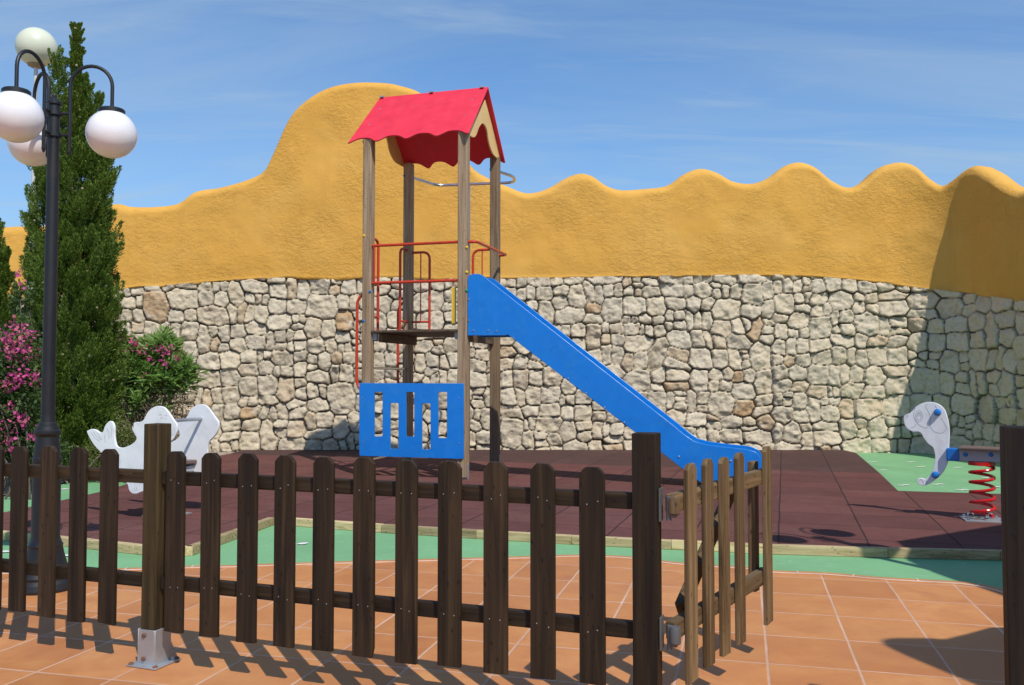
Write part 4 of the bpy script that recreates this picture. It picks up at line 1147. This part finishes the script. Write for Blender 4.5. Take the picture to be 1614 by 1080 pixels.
# ------------------------------------------------------------------ unseen shadow casters added on the right, shaped for the shadows they throw
caster_wall = thing('shadow_caster_wall', 'added ochre wall out of view on the right, its wavy top shaped for its shadow', 'wall', (2.95, 2.0, 0))
prof_y = [(-1.2, 1.9), (-.4, 2.2), (.2, 2.0), (.7, 2.0), (1.05, 2.25), (1.3, 2.6), (1.5, 3.02), (1.63, 3.27), (1.76, 3.33), (1.92, 3.18), (2.22, 2.70), (2.6, 2.26), (3.15, 1.66)]  # top line invented to throw the rounded shadow on the tiles
pp = catmull(prof_y, 5, False)
MB().prism([(3.15, -.05)] + [(-1.2, -.05)] + pp, [], Vector((2.95, 0, 0)), Vector((0, 1, 0)), ZV, .24, .06, 4).build('rendered_body', STUCCO, caster_wall)
caster_hut = thing('shadow_caster_hut', 'added ochre hut out of view on the right, its flat roof shaped for its shadow', 'shadow caster', (5.2, 3.2, 0))
hp_ = [(3.92, 2.0), (3.74, 3.3), (3.74, 3.66), (3.83, 4.11), (5.07, 4.89), (6.6, 5.8), (6.8, 2.0)]  # roof outline invented to throw the shadow over mat and green paving
mb = MB(); mb.prism([(x_, y_) for x_, y_ in hp_], [], Vector((0, 0, 3.16)), Vector((1, 0, 0)), Vector((0, 1, 0)), .12, .02); mb.build('roof', WTD, caster_hut)
hw = [(4.3, 2.2), (4.2, 3.4), (4.3, 3.95), (5.15, 4.5), (6.4, 5.2), (6.5, 2.2)]
MB().prism(hw, [], Vector((0, 0, 1.5)), Vector((1, 0, 0)), Vector((0, 1, 0)), 3.15, .02).build('wall', STUCCO, caster_hut)

# ------------------------------------------------------------------ light
AZ, EL = 27.0, 52.0
hx, hy = -math.sin(math.radians(AZ)), math.cos(math.radians(AZ))
ld = Vector((hx * math.cos(math.radians(EL)), hy * math.cos(math.radians(EL)), -math.sin(math.radians(EL))))
sl = bpy.data.lights.new('sun', 'SUN'); sl.energy = 4.25; sl.angle = math.radians(.53); sl.color = (1.0, .955, .88)
so = bpy.data.objects.new('sun', sl); COL.objects.link(so); so.rotation_euler = ld.to_track_quat('-Z', 'Y').to_euler(); so.location = (6, -8, 14)
w = bpy.data.worlds.new('World'); SC.world = w; w.use_nodes = True
nt = w.node_tree; bgn = nt.nodes['Background']
sky = nt.nodes.new('ShaderNodeTexSky'); sky.sky_type = 'NISHITA'; sky.sun_disc = False
sky.sun_elevation = math.radians(EL); sky.sun_rotation = math.radians(180 - AZ); sky.altitude = 60; sky.air_density = 1.0; sky.dust_density = .1; sky.ozone_density = 2.0
# thin cirrus
tc = nt.nodes.new('ShaderNodeTexCoord')
sep = nt.nodes.new('ShaderNodeSeparateXYZ'); nt.links.new(tc.outputs['Generated'], sep.inputs[0])
def wm(op, a, b=0.0):
    n = nt.nodes.new('ShaderNodeMath'); n.operation = op
    for i, v in enumerate((a, b)):
        if isinstance(v, (int, float)): n.inputs[i].default_value = v
        else: nt.links.new(v, n.inputs[i])
    return n.outputs[0]
zc = wm('MAXIMUM', wm('ADD', sep.outputs[2], .12), .02)
cb = nt.nodes.new('ShaderNodeCombineXYZ'); nt.links.new(wm('DIVIDE', sep.outputs[0], zc), cb.inputs[0]); nt.links.new(wm('DIVIDE', sep.outputs[1], zc), cb.inputs[1])
def cirrus(rot, scale, sc, dist, lo, hi, amt):
    mp = nt.nodes.new('ShaderNodeMapping'); mp.inputs['Rotation'].default_value = (0, 0, rot); mp.inputs['Scale'].default_value = scale
    nt.links.new(cb.outputs[0], mp.inputs['Vector'])
    nz = nt.nodes.new('ShaderNodeTexNoise'); nz.inputs['Scale'].default_value = sc; nz.inputs['Detail'].default_value = 8; nz.inputs['Roughness'].default_value = .6; nz.inputs['Distortion'].default_value = dist
    nt.links.new(mp.outputs[0], nz.inputs['Vector'])
    rp_ = nt.nodes.new('ShaderNodeValToRGB'); rp_.color_ramp.elements[0].position = lo; rp_.color_ramp.elements[1].position = hi
    rp_.color_ramp.elements[0].color = (0, 0, 0, 1); rp_.color_ramp.elements[1].color = (amt, amt, amt, 1)
    nt.links.new(nz.outputs['Fac'], rp_.inputs['Fac']); return rp_.outputs['Color']
c1 = cirrus(.35, (.35, 1.3, 1), 1.5, .8, .36, .82, .45); c2 = cirrus(-.5, (.5, 2.4, 1), 1.9, .9, .52, .92, .55)
mx = nt.nodes.new('ShaderNodeMix'); mx.data_type = 'RGBA'; mx.blend_type = 'MIX'
hz = wm('MULTIPLY', wm('MAXIMUM', wm('SUBTRACT', .42, sep.outputs[2]), 0.0), 1.15)
nt.links.new(wm('MINIMUM', wm('ADD', wm('ADD', c1, c2), hz), .8), mx.inputs[0]); sg = nt.nodes.new('ShaderNodeMix'); sg.data_type = 'RGBA'; sg.blend_type = 'MULTIPLY'; sg.inputs[0].default_value = 1.0; nt.links.new(sky.outputs[0], sg.inputs[6]); sg.inputs[7].default_value = (.84, 1.36, 1.80, 1); nt.links.new(sg.outputs[2], mx.inputs[6]); mx.inputs[7].default_value = (5.0, 6.5, 7.9, 1)
nt.links.new(mx.outputs[2], bgn.inputs['Color']); bgn.inputs['Strength'].default_value = .088
SC.view_settings.view_transform = 'Standard'; SC.view_settings.look = 'None'; SC.view_settings.exposure = 0.0; SC.view_settings.gamma = 1.0
